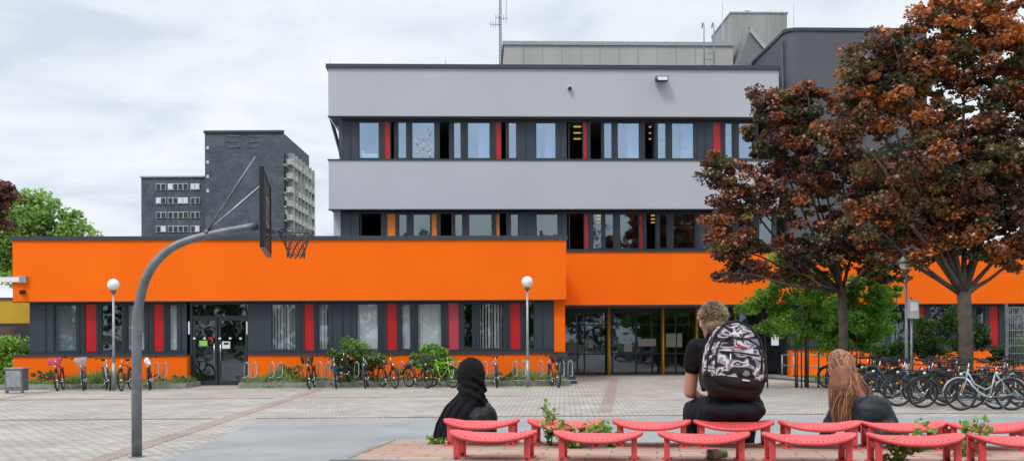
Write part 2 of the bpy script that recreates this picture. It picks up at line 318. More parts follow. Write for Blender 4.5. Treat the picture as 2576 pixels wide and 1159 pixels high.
# entrance: recessed
E=D+3.0; e0,e1=fx(1418,E),fx(1945,E)
win.box(e0,e1,E,E+.1,2.75,ZB-.05,FRAME)
us=[1418,1452,1470,1530,1540,1600,1640,1665,1700,1755,1800,1850,1900,1945]
for u in us: x=fx(u,E); win.box(x-.035,x+.035,E,E+.1,0,2.75,FRAME)
for z in (.05,.9,2.2): win.box(e0,e1,E+.02,E+.08,z,z+.06,FRAME)
gl.quad((e0,E+.05,0),(e1,E+.05,0),(e1,E+.05,2.75),(e0,E+.05,2.75),GL_LO)
for u in (1532,1668,1753,1850): x=fx(u,E-.5); wall.cyl((x,E-.5,0),(x,E-.5,ZB-.02),.055,YEL,n=12)
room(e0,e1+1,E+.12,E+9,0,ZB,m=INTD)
wall.quad((e0-1,D+.2,ZB-.05),(e1+1,D+.2,ZB-.05),(e1+1,E+2,ZB-.05),(e0-1,E+2,ZB-.05),mat('soffit',(.15,.15,.15),.8))
wall.box(e1,fx(1990,D+.3),D+.3,D+10,0,ZB-.06,DARKP)
for j,u in enumerate((1500,1580,1720)):
    x=fx(u,E+2); wall.box(x-.2,x+.2,E+1.5+j*.4,E+1.6+j*.4,ZB-.12,ZB-.08,LIT)
PAPD=mat('paper_dimmed',(.42,.43,.43),.8)  # paper colour darkened to look dimmed by glass; plates sit in front
for a in ((1605,1650,852,870),(1478,1492,858,874),(1675,1700,838,872),(1703,1716,838,872),(1570,1590,866,884)): plate(*a,E-.01,PAPD)
for i in range(6): plate(1552+i*17,1559+i*17,851,856,E-.012,PAPD)
for i in range(4): plate(1430+i*17,1437+i*17,853,858,E-.012,PAPD)
plate(1940,1958,840,868,D+.28,PAPER,.04)
rx=[(2240,2290,'g'),(2306,2328,'r'),(2340,2395,'g'),(2410,2440,'g'),(2455,2478,'g'),(2490,2513,'r'),(2525,2590,'g'),(2610,2635,'r'),(2650,2720,'g')]
ribbon(1990,2990,1.14,ZB-.04,D+.36,rx,GL_LO,tp=.06)
wall.box(fx(1990,D),fx(2990,D),D+.01,D+.5,0,1.08,ORANGE); wall.box(fx(1990,D),fx(2990,D),D-.04,D+.38,1.08,1.14,SLATE)
room(fx(1992,D),fx(2990,D),D+.5,D+5,.1,ZB)
TW=mat('dark_grey_cladding',(.095,.10,.118),.6,noise=.1,nscale=.6)
T0=fx(1978,D+1); T1=fx(2330,D+1); zt=14.75
pts=[(T0,D+13,0),(T0,D+1.3,0)]
for i in range(7):
    a=math.pi+ i/6*math.pi/2; pts.append((T0+.5+.5*math.cos(a),D+1.3+.5*math.sin(a),0))
pts+= [(T1,D+.8,0),(T1,D+13,0)]
def prism(b,pts,z0,z1,m):
    n_=len(pts); b.add([(p[0],p[1],z0) for p in pts]+[(p[0],p[1],z1) for p in pts],[(i,(i+1)%n_,(i+1)%n_+n_,i+n_) for i in range(n_)]+[tuple(range(n_,2*n_))],m)
prism(wall,pts,5.29,zt,TW); prism(wall,[((p[0]-T0)*1.01+T0-.05,p[1]-.05,0) for p in pts],zt,zt+.14,SLATE)
wall.cyl((T0-.06,D+1.1,7),(T0-.06,D+1.1,zt-.3),.05,SLATE)
d4=D+6
def q(u,v,ly=d4): 
    d=Y0+ly; return (fx(u,ly),EYE-(v+ (u-U0)*math.tan(math.radians(.3))-VH)/F*d)
pl=[q(1857,165),q(1889,72),q(1941,135),q(1985,98),q(1985,172)]
wall.add([(x,d4,z) for x,z in pl]+[(x,d4+5,z) for x,z in pl],[(0,1,2,3,4),(0,5,6,1),(1,6,7,2),(2,7,8,3)],mat('mid_grey',(.18,.185,.195),.6))
for a,c_ in ((1,2),(2,3)):
    (x0,z0),(x1,z1)=pl[a],pl[c_]; wall.add([(x0,d4-.1,z0-.05),(x1,d4-.1,z1-.05),(x1,d4-.1,z1+.2),(x0,d4-.1,z0+.2),(x0,d4+.2,z0+.2),(x1,d4+.2,z1+.2)],[(0,1,2,3),(3,2,5,4)],CONCL)
d5=D+7; (xa,za)=q(1272,114,d5); (xb,zb)=q(1848,114,d5)
wall.box(xa,xb,d5,d5+6,13.0,za,CONCL); wall.box(xa-.08,xb+.05,d5-.08,d5+6,za,za+.18,STEEL)
for i in range(1,12):
    x=xa+(xb-xa)*i/12; wall.box(x-.012,x+.012,d5-.015,d5,13.1,za-.02,CONC)
d6=D+8; (xa,za)=q(1842,28,d6); (xb,_)=q(1984,28,d6)
wall.box(xa,xb,d6,d6+4,12.5,za,CONC); wall.box(xa-.04,xb+.04,d6-.04,d6+4,za,za+.08,STEEL)
for i in range(1,6): x=xa+(xb-xa)*i/6; wall.box(x-.015,x+.015,d6-.02,d6,13,za-.02,CONCL)
for u in (1883,1925,1941): x=fx(u,d6+1); wall.cyl((x,d6+1,za),(x,d6+1,za+ (.45 if u==1883 else .3)),.14,CONC,n=12); wall.cyl((x,d6+1,za+.3),(x,d6+1,za+.36),.18,CONC,n=12)
lx0,zz=q(1775,60,D+5); lx1,_=q(1800,60,D+5); zt_=zz
for x in (lx0,lx1):
    det.tube([(x,D+5,13),(x,D+5,zt_)]+[(x-.0,D+5+.2*(1-math.cos(a)),zt_+.2*math.sin(a)) for a in (.6,1.2,1.8,2.5,3.1)],.03,STEEL,6)
z=13.2
while z<15.2: det.cyl((lx0,D+5,z),(lx1,D+5,z),.02,STEEL,n=5); z+=.3
det.box(fx(1320,D+2),fx(1950,D+2),D+2,D+2.1,13.15,13.22,WHITE)
for u in (1835,1862): x=fx(u,D+2); det.box(x-.15,x+.2,D+2,D+2.3,13.2,13.32,WHITE)
for u,v,ly in ((834,150,D+.5),(1125,150,D+.5),(1822,0,D+8),(2001,0,D+8),(2140,60,D+3)):
    x,z=q(u,v,ly); det.cyl((x,ly,12.9),(x,ly,z),.013,STEEL,n=5)
x,z=q(1665,200,D); det.box(x-.26,x+.26,D-.45,D-.1,z-.04,z+.09,STEELD); det.box(x-.2,x+.2,D-.5,D-.452,z-.1,z+.04,WHITE); det.box(x-.06,x+.06,D-.1,D,z-.02,z+.18,STEELD)
det.box(x-.24,x+.24,D-.48,D-.12,z-.1,z-.042,BLACKM)
x,z=q(1436,222,D); det.cyl((x,D,z),(x,D-.12,z),.09,WHITE,n=14); det.ell((x,D-.15,z-.02),.085,BLACKM)
x,z=q(60,736,0); det.box(x-.08,x+.08,-.15,0,z-.06,z+.06,BLACKM); det.ell((x-.02,-.17,z-.04),.06,BLACKM)
x,z=q(17,707,0); det.box(x-.2,x+.55,-.12,0.05,z-.07,z+.1,WHITE); det.cyl((x-.15,-.3,z-.06),(x-.45,-.45,z-.1),.09,WHITE,n=10); det.cyl((x+.5,-.05,z),(L0+.1,-.05,z),.07,STEEL)
det.box(x+.5,x+.75,-.14,-.0,z-.1,z+.14,STEEL)
det.add([(L1-.02,-.4,0),(L1+.35,-.4,0),(L1-.02,-.4,1.15),(L1-.02,-.15,0),(L1+.35,-.15,0),(L1-.02,-.15,1.15)],[(0,1,2),(3,5,4),(1,4,5,2)],SLATE)
det.box(L1-.35,L1-.02,-.4,-.06,0,1.14,SLATE)
wall.build('walls',school); win.build('window_frames',school); gl.build('window_glass',school); det.build('fittings',school)
tx=bpy.data.curves.new('room_number','FONT'); tx.body='07'; tx.size=.22; tx.extrude=.004; tx.materials.append(YEL)
to=bpy.data.objects.new('room_number',tx); scene.collection.objects.link(to); to.parent=school; to.location=(fx(1323,.3),.33,2.78); to.rotation_euler=(math.pi/2,0,0)
# mast
mast=empty('radio_mast',(0,Y0,0),TH); m_=MB(); mx_,mz_=q(1262,-30,D+5)
for a in range(3):
    dx_,dy_=.055*math.cos(a*2.09),.055*math.sin(a*2.09); m_.cyl((mx_+dx_,D+5+dy_,13),(mx_+dx_,D+5+dy_,mz_+2),.02,STEELD,n=6)
z=13.1
while z<mz_+2:
    for a in range(3):
        p=lambda k:(mx_+.055*math.cos(k*2.09),D+5+.055*math.sin(k*2.09)); p0,p1=p(a),p(a+1); m_.cyl((*p0,z),(*p1,z+.12),.010,STEELD,n=4)
    z+=.12
for v,w_ in ((65,.45),(48,.2)):
    zz=q(1262,v,D+5)[1]; m_.cyl((mx_-w_,D+4.85,zz),(mx_+w_*.2,D+4.85,zz),.013,STEELD,n=5)
    for i in range(4): xx=mx_-w_+.12*i; m_.cyl((xx,D+4.85,zz-.14),(xx,D+4.85,zz+.14),.009,STEELD,n=4)
m_.tube([(mx_+.28,D+5,q(0,65,D+5)[1]),(mx_+.3,D+5,q(0,10,D+5)[1]),(mx_+.32,D+5,mz_)],.01,STEELD,5); zz=q(1262,48,D+5)[1]; m_.cyl((mx_,D+5,zz),(mx_+.35,D+5,zz),.012,STEELD)
m_.build('lattice',mast)
# ---------------------------------------------------------------- distant tower block
SH=mat('slate_shingle',(.05,.06,.078),.8); nt=SH.node_tree
n_=nt.nodes; l_=nt.links; bs=n_['Principled BSDF']; tcn=n_.new('ShaderNodeTexCoord'); mp=n_.new('ShaderNodeMapping'); mp.inputs['Rotation'].default_value=(math.pi/2,0,0)
brk=n_.new('ShaderNodeTexBrick'); brk.inputs['Scale'].default_value=1; brk.inputs['Brick Width'].default_value=.8; brk.inputs['Row Height'].default_value=.4; brk.inputs['Mortar Size'].default_value=.03
brk.inputs['Color1'].default_value=(.056,.070,.098,1); brk.inputs['Color2'].default_value=(.08,.096,.128,1); brk.inputs['Mortar'].default_value=(.10,.115,.14,1)
l_.new(tcn.outputs['Object'],mp.inputs[0]); l_.new(mp.outputs[0],brk.inputs['Vector'])
nz=n_.new('ShaderNodeTexNoise'); nz.inputs['Scale'].default_value=.35; nz.inputs['Detail'].default_value=9; nz.inputs['Roughness'].default_value=.7; l_.new(tcn.outputs['Object'],nz.inputs['Vector'])
mr=n_.new('ShaderNodeMapRange'); mr.inputs['From Min'].default_value=.3; mr.inputs['From Max'].default_value=.7; mr.inputs['To Min'].default_value=.65; mr.inputs['To Max'].default_value=1.5; l_.new(nz.outputs['Fac'],mr.inputs[0])
sv=n_.new('ShaderNodeVectorMath'); sv.operation='SCALE'; l_.new(brk.outputs[0],sv.inputs[0]); l_.new(mr.outputs[0],sv.inputs['Scale']); l_.new(sv.outputs[0],bs.inputs['Base Color'])
DT=208; tb=empty('high_rise_block'); t=MB()
def TX(u,d=DT): return X(u,d)
def TZ(v,d=DT,u=560): return EYE-(v+(u-U0)*math.tan(math.radians(.3))-VH)/F*d
tx0,tx1=TX(518),TX(715); th=TZ(335)
dy=26; sx=TX(780,DT+dy)
t.add([(tx0,DT,0),(tx1,DT,0),(sx,DT+dy,0),(tx0+10,DT+dy,0),(tx0,DT,th),(tx1,DT,th),(sx,DT+dy,th),(tx0+10,DT+dy,th)],[(0,1,5,4),(1,2,6,5),(3,0,4,7),(4,5,6,7)],SH)
wx0=TX(344); wh=TZ(441,u=430); t.box(wx0,tx0-.05,DT+3,DT+18,0,wh,SH); t.box(wx0-.2,tx0-.05,DT+2.7,DT+18,wh,wh+.3,CONC)
t.box(tx0-.2,tx1+.2,DT-.3,DT+.3,th,th+.5,SLATE)
WF=mat('white_frame',(.6,.6,.6),.6); DG=mat('dark_glass',(.03,.035,.045),.15)
for v in (469,504,540,575,611,646):
    for (u0,u1,k) in ((395,420,2),(425,476,4),(482,505,2)):
        z1=TZ(v-7,DT+3,440); z0=TZ(v+9,DT+3,440); a,c_=TX(u0,DT+3),TX(u1,DT+3); t.box(a,c_,DT+2.8,DT+2.98,z0,z1,WF)
        for i in range(k):
            w_=(c_-a)/k; t.box(a+i*w_+.12,a+(i+1)*w_-.12,DT+2.7,DT+2.78,z0+.12,z1-.12,DG if random.random()<.75 else PAPER)
for v in (368,404,440,476): t.box(TX(522),TX(528),DT-.1,DT,TZ(v+8),TZ(v),WF)
side=Vector((sx-tx1,dy,0)); sn=Vector((side.y,-side.x,0)).normalized(); L=side.length; sdr=side.normalized()
Ms=Matrix.Translation((tx1,DT,0))@Matrix(((sdr.x,sn.x,0,0),(sdr.y,sn.y,0,0),(0,0,1,0),(0,0,0,1)))
BAL=mat('balcony_concrete',(.56,.56,.55),.9,noise=.35,nscale=.8); z=1
while z<th-4:
    t.box(.3,L,.05,.35,z-.35,z,BAL,M=Ms)
    for i in range(7):
        x0=1+i*(L-1)/7; 
        if random.random()<.93: t.box(x0,x0+(L-1)/7*.78,.35,1.5,z,z+1.15,BAL,M=Ms)
        t.box(x0,x0+(L-1)/7*.7,.02,.2,z+1.2,z+2.3,DG if random.random()<.7 else WF,M=Ms)
        t.box(x0+(L-1)/7*.8,x0+(L-1)/7*.9,.05,1.4,z,z+2.9,BAL,M=Ms)
    z+=2.9
FAD=mat('faded_paint',(.17,.185,.21),.9,noise=.6,nscale=1.2)
def lt(u0,u1,v0,v1): t.box(TX(u0),TX(u1),DT-.12,DT-.02,TZ(v1),TZ(v0),FAD)
for s_ in ((572,606,342,344),(572,575,345,357),(572,606,355,357),(603,606,358,372),(575,606,370,372),(625,664,343,345),(625,628,346,372),(628,655,357,359),(628,652,370,372)): lt(*s_)
t.build('tower',tb)
# ---------------------------------------------------------------- vegetation
BARK=mat('bark',(.085,.066,.052),.95,noise=.4,nscale=6,bump=.8,bscale=18)
def leaves(name,centers,rad,per,size,m,parent,flat=.6):
    N=len(centers)*per; C=np.repeat(np.array(centers),per,axis=0); rr=np.repeat(np.array(rad),per)[:,None]
    d=rng.normal(size=(N,3)); d/=np.linalg.norm(d,axis=1)[:,None]; d*= (rng.random((N,1))**.45)*rr; d[:,2]*=flat
    c=C+d; a=rng.normal(size=(N,3)); a[:,2]*=.5; a/=np.linalg.norm(a,axis=1)[:,None]
    nn=rng.normal(size=(N,3)); nn[:,2]+=.6; bb=np.cross(a,nn); bb/=np.linalg.norm(bb,axis=1)[:,None]+1e-9
    s=size*(.55+.8*rng.random((N,1))); V=np.empty((N,4,3)); V[:,0]=c-a*s*.5; V[:,1]=c+bb*s*.36-a*s*.05; V[:,2]=c+a*s*.5; V[:,3]=c-bb*s*.36-a*s*.05
    me=bpy.data.meshes.new(name); me.vertices.add(N*4); me.vertices.foreach_set('co',V.reshape(-1)); me.loops.add(N*4); me.loops.foreach_set('vertex_index',np.arange(N*4)); me.polygons.add(N); me.polygons.foreach_set('loop_start',np.arange(N)*4); me.polygons.foreach_set('loop_total',np.full(N,4)); me.materials.append(m); me.update(); me.validate()
    o=bpy.data.objects.new(name,me); scene.collection.objects.link(o); o.parent=parent; return o
def clumps(ells,d,n,r,shell=.55,dscale=.8):
    out=[];vol=[e[2]*e[3] for e in ells]; tot=sum(vol); rs=[]
    for e,v in zip(ells,vol):
        for i in range(max(1,int(n*v/tot))):
            q_=rng.normal(size=3); q_/=np.linalg.norm(q_); q_*= shell+(1-shell)*rng.random()
            s=d/F; cx=(e[0]-U0)*s+q_[0]*e[2]*s; cz=EYE-(e[1]-VH)*s+q_[2]*e[3]*s; cy=d+q_[1]*.5*(e[2]+e[3])*s*dscale
            cz=max(cz,.15); out.append((cx,cy,cz)); rs.append(r*(.45+.85*rng.random()))
    return out,rs
def tree(name,base,fork,trunk_r,ells,d,n,r,per,size,m,nbr=40,shell=.5,m2=None):
    e=empty(name); cs,rs=clumps(ells,d,n,r,shell); b=MB(); base=Vector(base); fork=Vector(fork)
    mid=base.lerp(fork,.5)+Vector((.05,0,0))
    b.tube([base-Vector((0,0,.1)),base+Vector((0,0,.15)),mid,fork],[trunk_r*1.5,trunk_r*1.1,trunk_r,trunk_r*.9],BARK,12)
    limbs=[]
    for el in ells:
        s=d/F; c=Vector(((el[0]-U0)*s,d+random.uniform(-.6,.6),EYE-(el[1]-VH)*s)); k1=fork.lerp(c,.45)+Vector((random.uniform(-.2,.2),random.uniform(-.3,.3),-.15))
        pts=[fork-Vector((0,0,.1)),fork.lerp(k1,.5)+Vector((0,0,-.03)),k1,k1.lerp(c,.5)+Vector((random.uniform(-.15,.15),0,.12)),c]
        b.tube(pts,[trunk_r*.45,trunk_r*.32,trunk_r*.24,trunk_r*.17,trunk_r*.08],BARK,7); limbs+= [(p,trunk_r*.2) for p in pts[2:]]
    for i in rng.choice(len(cs),min(nbr,len(cs)),replace=False):
        c=Vector(cs[i]); p,_=min(limbs,key=lambda q_:(q_[0]-c).length); mm=p.lerp(c,.5)+Vector((random.uniform(-.2,.2),random.uniform(-.2,.2),random.uniform(-.1,.2)))
        b.tube([p,mm,c],[trunk_r*.12,trunk_r*.07,trunk_r*.03],BARK,5)
    b.build('trunk_and_limbs',e)
    if m2:
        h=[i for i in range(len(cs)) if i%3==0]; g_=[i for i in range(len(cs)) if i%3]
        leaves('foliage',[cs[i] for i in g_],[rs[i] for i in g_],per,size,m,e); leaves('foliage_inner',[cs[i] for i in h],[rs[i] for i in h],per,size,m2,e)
    else: leaves('foliage',cs,rs,per,size,m,e)
    return e
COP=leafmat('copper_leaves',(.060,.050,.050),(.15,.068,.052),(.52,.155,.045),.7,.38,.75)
COP2=leafmat('copper_leaves_orange',(.07,.05,.042),(.26,.085,.035),(.70,.23,.04),.6,.38,.75)  # second maple: more orange-red leaf colour, as on new leaves
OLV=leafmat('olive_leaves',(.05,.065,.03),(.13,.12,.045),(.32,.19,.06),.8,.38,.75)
GRN=leafmat('green_leaves',(.09,.21,.025),(.24,.50,.05),(.42,.68,.11),1.0,.45)
GRN2=leafmat('dark_green_leaves',(.04,.10,.022),(.11,.23,.04),(.24,.38,.075),.9,.4)
GRND=leafmat('distant_leaves',(.12,.22,.055),(.26,.44,.09),(.42,.58,.16),.3,.4)
GRNB=leafmat('mirrored_tree_leaves',(.03,.06,.015),(.06,.12,.025),(.11,.18,.04),.3,.3)
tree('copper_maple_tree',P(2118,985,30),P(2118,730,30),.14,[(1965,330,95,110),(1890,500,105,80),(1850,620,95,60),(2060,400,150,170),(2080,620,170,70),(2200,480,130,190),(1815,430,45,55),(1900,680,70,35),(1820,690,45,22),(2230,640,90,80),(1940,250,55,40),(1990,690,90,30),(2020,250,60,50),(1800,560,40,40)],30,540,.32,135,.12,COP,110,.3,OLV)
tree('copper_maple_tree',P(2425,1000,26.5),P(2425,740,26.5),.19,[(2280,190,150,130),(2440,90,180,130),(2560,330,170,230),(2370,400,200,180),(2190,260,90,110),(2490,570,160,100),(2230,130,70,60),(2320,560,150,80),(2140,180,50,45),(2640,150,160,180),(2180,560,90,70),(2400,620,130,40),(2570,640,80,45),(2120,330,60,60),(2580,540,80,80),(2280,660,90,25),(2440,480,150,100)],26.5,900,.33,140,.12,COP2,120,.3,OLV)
def bush(name,ells,d,n,r,per,size,m,flat=.8):
    e=empty(name); cs,rs=clumps(ells,d,n,r,.3); b=MB()
    for i in rng.choice(len(cs),min(20,len(cs)),replace=False):
        c=Vector(cs[i]); b0=Vector((c.x*.9+.1*cs[0][0],c.y,0)); b.tube([b0,b0.lerp(c,.5)+Vector((.05,0,.05)),c],[.03,.02,.008],BARK,5)
    b.build('stems',e); leaves('foliage',cs,rs,per,size,m,e,flat)
bush('robinia_shrub',[(2010,730,120,65),(2120,800,150,80),(1905,765,58,25),(2200,750,75,85),(2050,840,100,50),(2000,660,60,28),(2190,860,80,50),(1965,800,60,50),(2040,640,50,25)],32,280,.32,180,.095,GRN,.6)
bush('green_shrub',[(2340,880,60,35),(2440,855,50,45),(2530,900,60,35),(2250,890,60,30),(2400,800,18,45),(2610,880,60,45),(2330,830,30,25)],29,170,.26,130,.085,GRN2)
bush('climbing_shrub',[(880,893,62,38),(868,860,22,14),(905,925,45,28),(860,925,35,25),(940,900,30,25)],34.4,75,.2,130,.075,GRN2)
bush('climbing_shrub',[(1088,893,50,26),(1100,925,45,20),(1060,910,25,20)],34.4,70,.2,130,.08,GRN)
bush('weed_shrub',[(735,925,40,15),(700,935,25,12),(600,945,12,8),(1290,940,40,12),(1190,940,30,14),(425,945,35,12),(310,940,40,14),(110,935,50,14),(1010,935,30,14)],34.5,60,.15,60,.06,GRN2)
bush('garden_shrub',[(25,880,55,42),(10,930,40,25)],37,60,.35,130,.1,GRN)
bush('garden_shrub',[(-60,820,60,60)],38,40,.4,110,.12,GRN2)
tree('green_tree',P(80,940,62),P(80,720,62),.25,[(90,560,90,80),(190,570,45,45),(40,640,90,90),(150,660,60,60),(60,500,40,40),(-60,560,80,90)],62,240,.75,110,.25,GRND,30,.3)
tree('copper_beech_tree',P(-60,950,56),P(-60,700,56),.3,[(-50,520,70,80),(0,480,28,35)],56,70,.7,120,.28,COP,20,.3)
cs=[];rs=[]
for i in range(90):
    x=-70+i*1.6+random.uniform(-1,1); h=random.uniform(9,15)
    for k_ in range(7): cs.append((x+random.uniform(-2,2),-34+random.uniform(-3,3),random.uniform(1,h))); rs.append(random.uniform(1.2,2.2))
for i in range(60):
    x=40+i*1.2; 
    for k_ in range(5): cs.append((x,55+random.uniform(-3,3),random.uniform(1,9))); rs.append(1.8)
tl=empty('distant_tree_row'); leaves('foliage',cs,rs,60,.75,GRNB,tl,.9)
# ---------------------------------------------------------------- planting beds
KERB=mat('kerb_concrete',(.27,.265,.25),.9,noise=.25,nscale=4)
def grass(name,x0,x1,y0,y1,n,h,parent,z=.12,m=None,wd=.012):
    N=n; px=rng.uniform(x0,x1,N); py=rng.uniform(y0,y1,N)
    pat=(.35+.65*(np.sin(px*2.1)+np.sin(px*.9+2)+np.sin(px*5.3)*.5)/2.5).clip(.25,1)
    hh=h*pat*(.4+.9*rng.random(N)); an=rng.uniform(0,6.28,N); V=np.empty((N,3,3)); dx_=np.cos(an)*wd; dy_=np.sin(an)*wd
    V[:,0]=np.stack([px-dx_,py-dy_,np.full(N,z)],1); V[:,1]=np.stack([px+dx_,py+dy_,np.full(N,z)],1); V[:,2]=np.stack([px+rng.normal(0,.3,N)*hh,py+rng.normal(0,.3,N)*hh,z+hh],1)
    me=bpy.data.meshes.new(name); me.vertices.add(N*3); me.vertices.foreach_set('co',V.reshape(-1)); me.loops.add(N*3); me.loops.foreach_set('vertex_index',np.arange(N*3)); me.polygons.add(N); me.polygons.foreach_set('loop_start',np.arange(N)*3); me.polygons.foreach_set('loop_total',np.full(N,3)); me.materials.append(m or GRASSL); me.update(); me.validate()
    o=bpy.data.objects.new(name,me); scene.collection.objects.link(o)
    if parent: o.parent=parent
    return o
GRASSL=leafmat('grass_blades',(.08,.17,.03),(.20,.33,.06),(.40,.45,.14),1.5,.35)
def bed(ua,ub):
    e=empty('planting_bed',(0,Y0,0),TH); b=MB(); x0,x1=fx(ua,-2),fx(ub,-2)
    b.box(x0,x1,-1.7,-.003,0,.13,SOIL); b.box(x0-.06,x1+.06,-1.8,-1.7,0,.17,KERB); b.box(x0-.06,x0,-1.7,-.01,0,.17,KERB); b.box(x1,x1+.06,-1.7,-.01,0,.17,KERB)
    b.build('kerb_and_soil',e); grass('grass',x0,x1,-1.65,-.05,int((x1-x0)*1300),.55,e)
    grass('grass_spill',x0,x1,-2.1,-1.8,int((x1-x0)*150),.13,e,.0)
bed(-150,458); bed(600,1432)
e=empty('planting_bed'); b=MB()
pts=[(X(1935,39),39.5),(X(2120,33.5),33.5),(X(2300,25.5),25.6),(22,24),(30,40)]
b.add([(x,y,.1) for x,y in pts],[tuple(range(5))],SOIL)
for (a,c_) in zip(pts,pts[1:3]+[pts[3]]): 
    b.tube([(a[0],a[1],.06),(c_[0],c_[1],.06)],.09,KERB,4)
b.build('kerb_and_soil',e); grass('grass',X(2120,34),22,27.5,34,18000,.55,e,.1); grass('grass_edge',X(2010,37),22,34,38,12000,.5,e,.1)
# ---------------------------------------------------------------- bicycles
def bicycle(u,d,head,col,lean=4,basket=None,fender=True,low=False,bag=False,name='bicycle'):
    m=MB(); C=mat('bike_paint_%s'%str(col),col,.3,.2); R=.345; wb=1.06
    fw=Vector((wb/2,0,R)); rw=Vector((-wb/2,0,R))
    for c in (fw,rw):
        m.torus(c,(1,0,0),(0,0,1),R-.022,.024,BLACK,28,6); m.torus(c,(1,0,0),(0,0,1),R-.052,.008,RIMM,28,4)
        m.cyl(c-Vector((0,.05,0)),c+Vector((0,.05,0)),.025,CHROME)
        for i in range(12):
            a=i*math.pi/6; m.cyl(c+Vector((0,.02*(-1)**i,0)),c+Vector((math.cos(a)*(R-.05),0,math.sin(a)*(R-.05))),.0015,RIMM,n=3,cap=False)
        if fender: m.torus(c,(1,0,0),(0,0,1),R+.02,.018,C if fender=='c' else BLACKM,12,4,a0=.5 if c is rw else .2,a1=3.0 if c is rw else 2.4)
    bb=Vector((-.08,0,.29)); hd=Vector((.36,0,.83)); hb=Vector((.40,0,.68)); st=Vector((-.22,0,.80)); sd_=Vector((-.26,0,.96))
    tr=.018
    if low: m.tube([hb+Vector((0,0,.02)),(.2,0,.45),(.05,0,.33),bb],tr*1.5,C,8); m.tube([hd,(.22,0,.57),(.0,0,.45),(-.15,0,.52)],tr,C,8)
    else: m.cyl(hb,bb,tr*1.2,C); m.cyl(hd,st,tr,C)
    m.cyl(bb,st,tr,C); m.cyl(st,sd_,.013,CHROME); m.cyl(hb,hd+Vector((-.02,0,.06)),tr*1.3,C)
    for s_ in (-1,1):
        o=Vector((0,.05*s_,0)); m.cyl(bb+o*.6,rw+o,.010,C,n=6); m.cyl(st+o*.4,rw+o,.009,C,n=6); m.cyl(hb+o*.8,fw+o,.013,C,r1=.009,n=6)
    stem=hd+Vector((-.04,0,.2)); m.cyl(hd,stem,.014,CHROME)
    m.tube([stem+Vector((-.14,-.29,.02)),stem+Vector((-.02,-.24,.05)),stem+Vector((.05,-.1,.02)),stem,stem+Vector((.05,.1,.02)),stem+Vector((-.02,.24,.05)),stem+Vector((-.14,.29,.02))],.012,BLACKM,6)
    for s_ in (-1,1): m.cyl(stem+Vector((-.16,.295*s_,.02)),stem+Vector((-.04,.255*s_,.045)),.019,BLACK); 
    for s_ in (-1,1): m.cyl(stem+Vector((.04,.13*s_,0)),stem+Vector((.07,.13*s_,.05)),.01,BLACKM,n=5)
    m.ell(sd_+Vector((-.06,0,.03)),(.12,.085,.035),BLACK,10,6); m.ell(sd_+Vector((.07,0,.03)),(.11,.03,.022),BLACK,8,6)
    m.torus(bb+Vector((0,-.05,0)),(1,0,0),(0,0,1),.085,.008,BLACKM,14,4); m.cyl(bb-Vector((0,.09,0)),bb+Vector((0,.09,0)),.02,CHROME)
    m.cyl(bb+Vector((0,-.08,0)),bb+Vector((.1,-.08,-.13)),.011,CHROME,n=5); m.cyl(bb+Vector((0,.08,0)),bb+Vector((-.1,.08,.13)),.011,CHROME,n=5)
    m.box(.0-.03,.06+.03,-.19,-.1,.13,.155,BLACK); m.box(-.23,-.13,.1,.19,.41,.435,BLACK)
    m.cyl(bb+Vector((0,-.05,.08)),rw+Vector((0,-.05,.03)),.006,BLACKM,n=4); m.cyl(bb+Vector((0,-.05,-.08)),rw+Vector((0,-.05,-.03)),.006,BLACKM,n=4)
    m.box(-.78,-.34,-.06,.06,.745,.76,BLACKM)
    for s_ in (-1,1): m.cyl((-.62,.06*s_,.75),rw+Vector((0,.055*s_,0)),.007,BLACKM,n=4)
    m.ell((-.8,0,.70),(.02,.035,.03),mat('rear_light',(.5,.01,.01),.2),8,6); m.ell((.5,0,.78),(.045,.04,.04),CHROME,8,6)
    for c in (fw,rw): m.box(c.x-.02,c.x+.02,-.012,.012,c.z+.17,c.z+.21,mat('spoke_reflector',(.8,.25,.02),.3))
    m.cyl((-.2,.06,.3),(-.3,.2,.02),.01,STEELD,n=5)
    if basket:
        Bm=mat('basket_%s'%str(basket),basket,.6); 
        for k_ in range(5):
            z=.85+k_*.055; w_=.14+.01*k_; m.tube([(.42,-w_,z),(.72,-w_,z),(.72,w_,z),(.42,w_,z)],.008,Bm,4,closed=True)
        for i in range(9):
            for yy in (-.16,.16): m.cyl((.42+i*.037,yy*.85,.85),(.42+i*.037,yy*1.1,1.07),.006,Bm,n=4)
            yv=-.16+i*.04; m.cyl((.72,yv,.85),(.74,yv*1.1,1.07),.006,Bm,n=4); m.cyl((.42,yv,.85),(.42,yv,1.07),.006,Bm,n=4)
    if bag: m.ell((.5,0,.95),(.07,.09,.12),PAPER,8,6); m.ell((.53,.05,.87),(.06,.07,.07),PAPER,8,6)
    o=m.build(name,None,(X(u,d),d,.17 if (d>33.2 and d<36) else 0)); o.rotation_euler=(math.radians(lean),0,math.radians(head)); return o
R_=(.45,.02,.02); K_=(.02,.02,.022); S_=(.4,.42,.45); B_=(.03,.2,.35)
bicycle(152,32.6,-75,R_,5,(.75,.12,.25)); bicycle(213,32.6,-70,(.2,.3,.45),5,(.5,.52,.55)); bicycle(272,32.5,-62,S_,6); bicycle(318,32.4,-85,(.4,.08,.03),3); bicycle(378,32.7,-72,K_,5,bag=True)
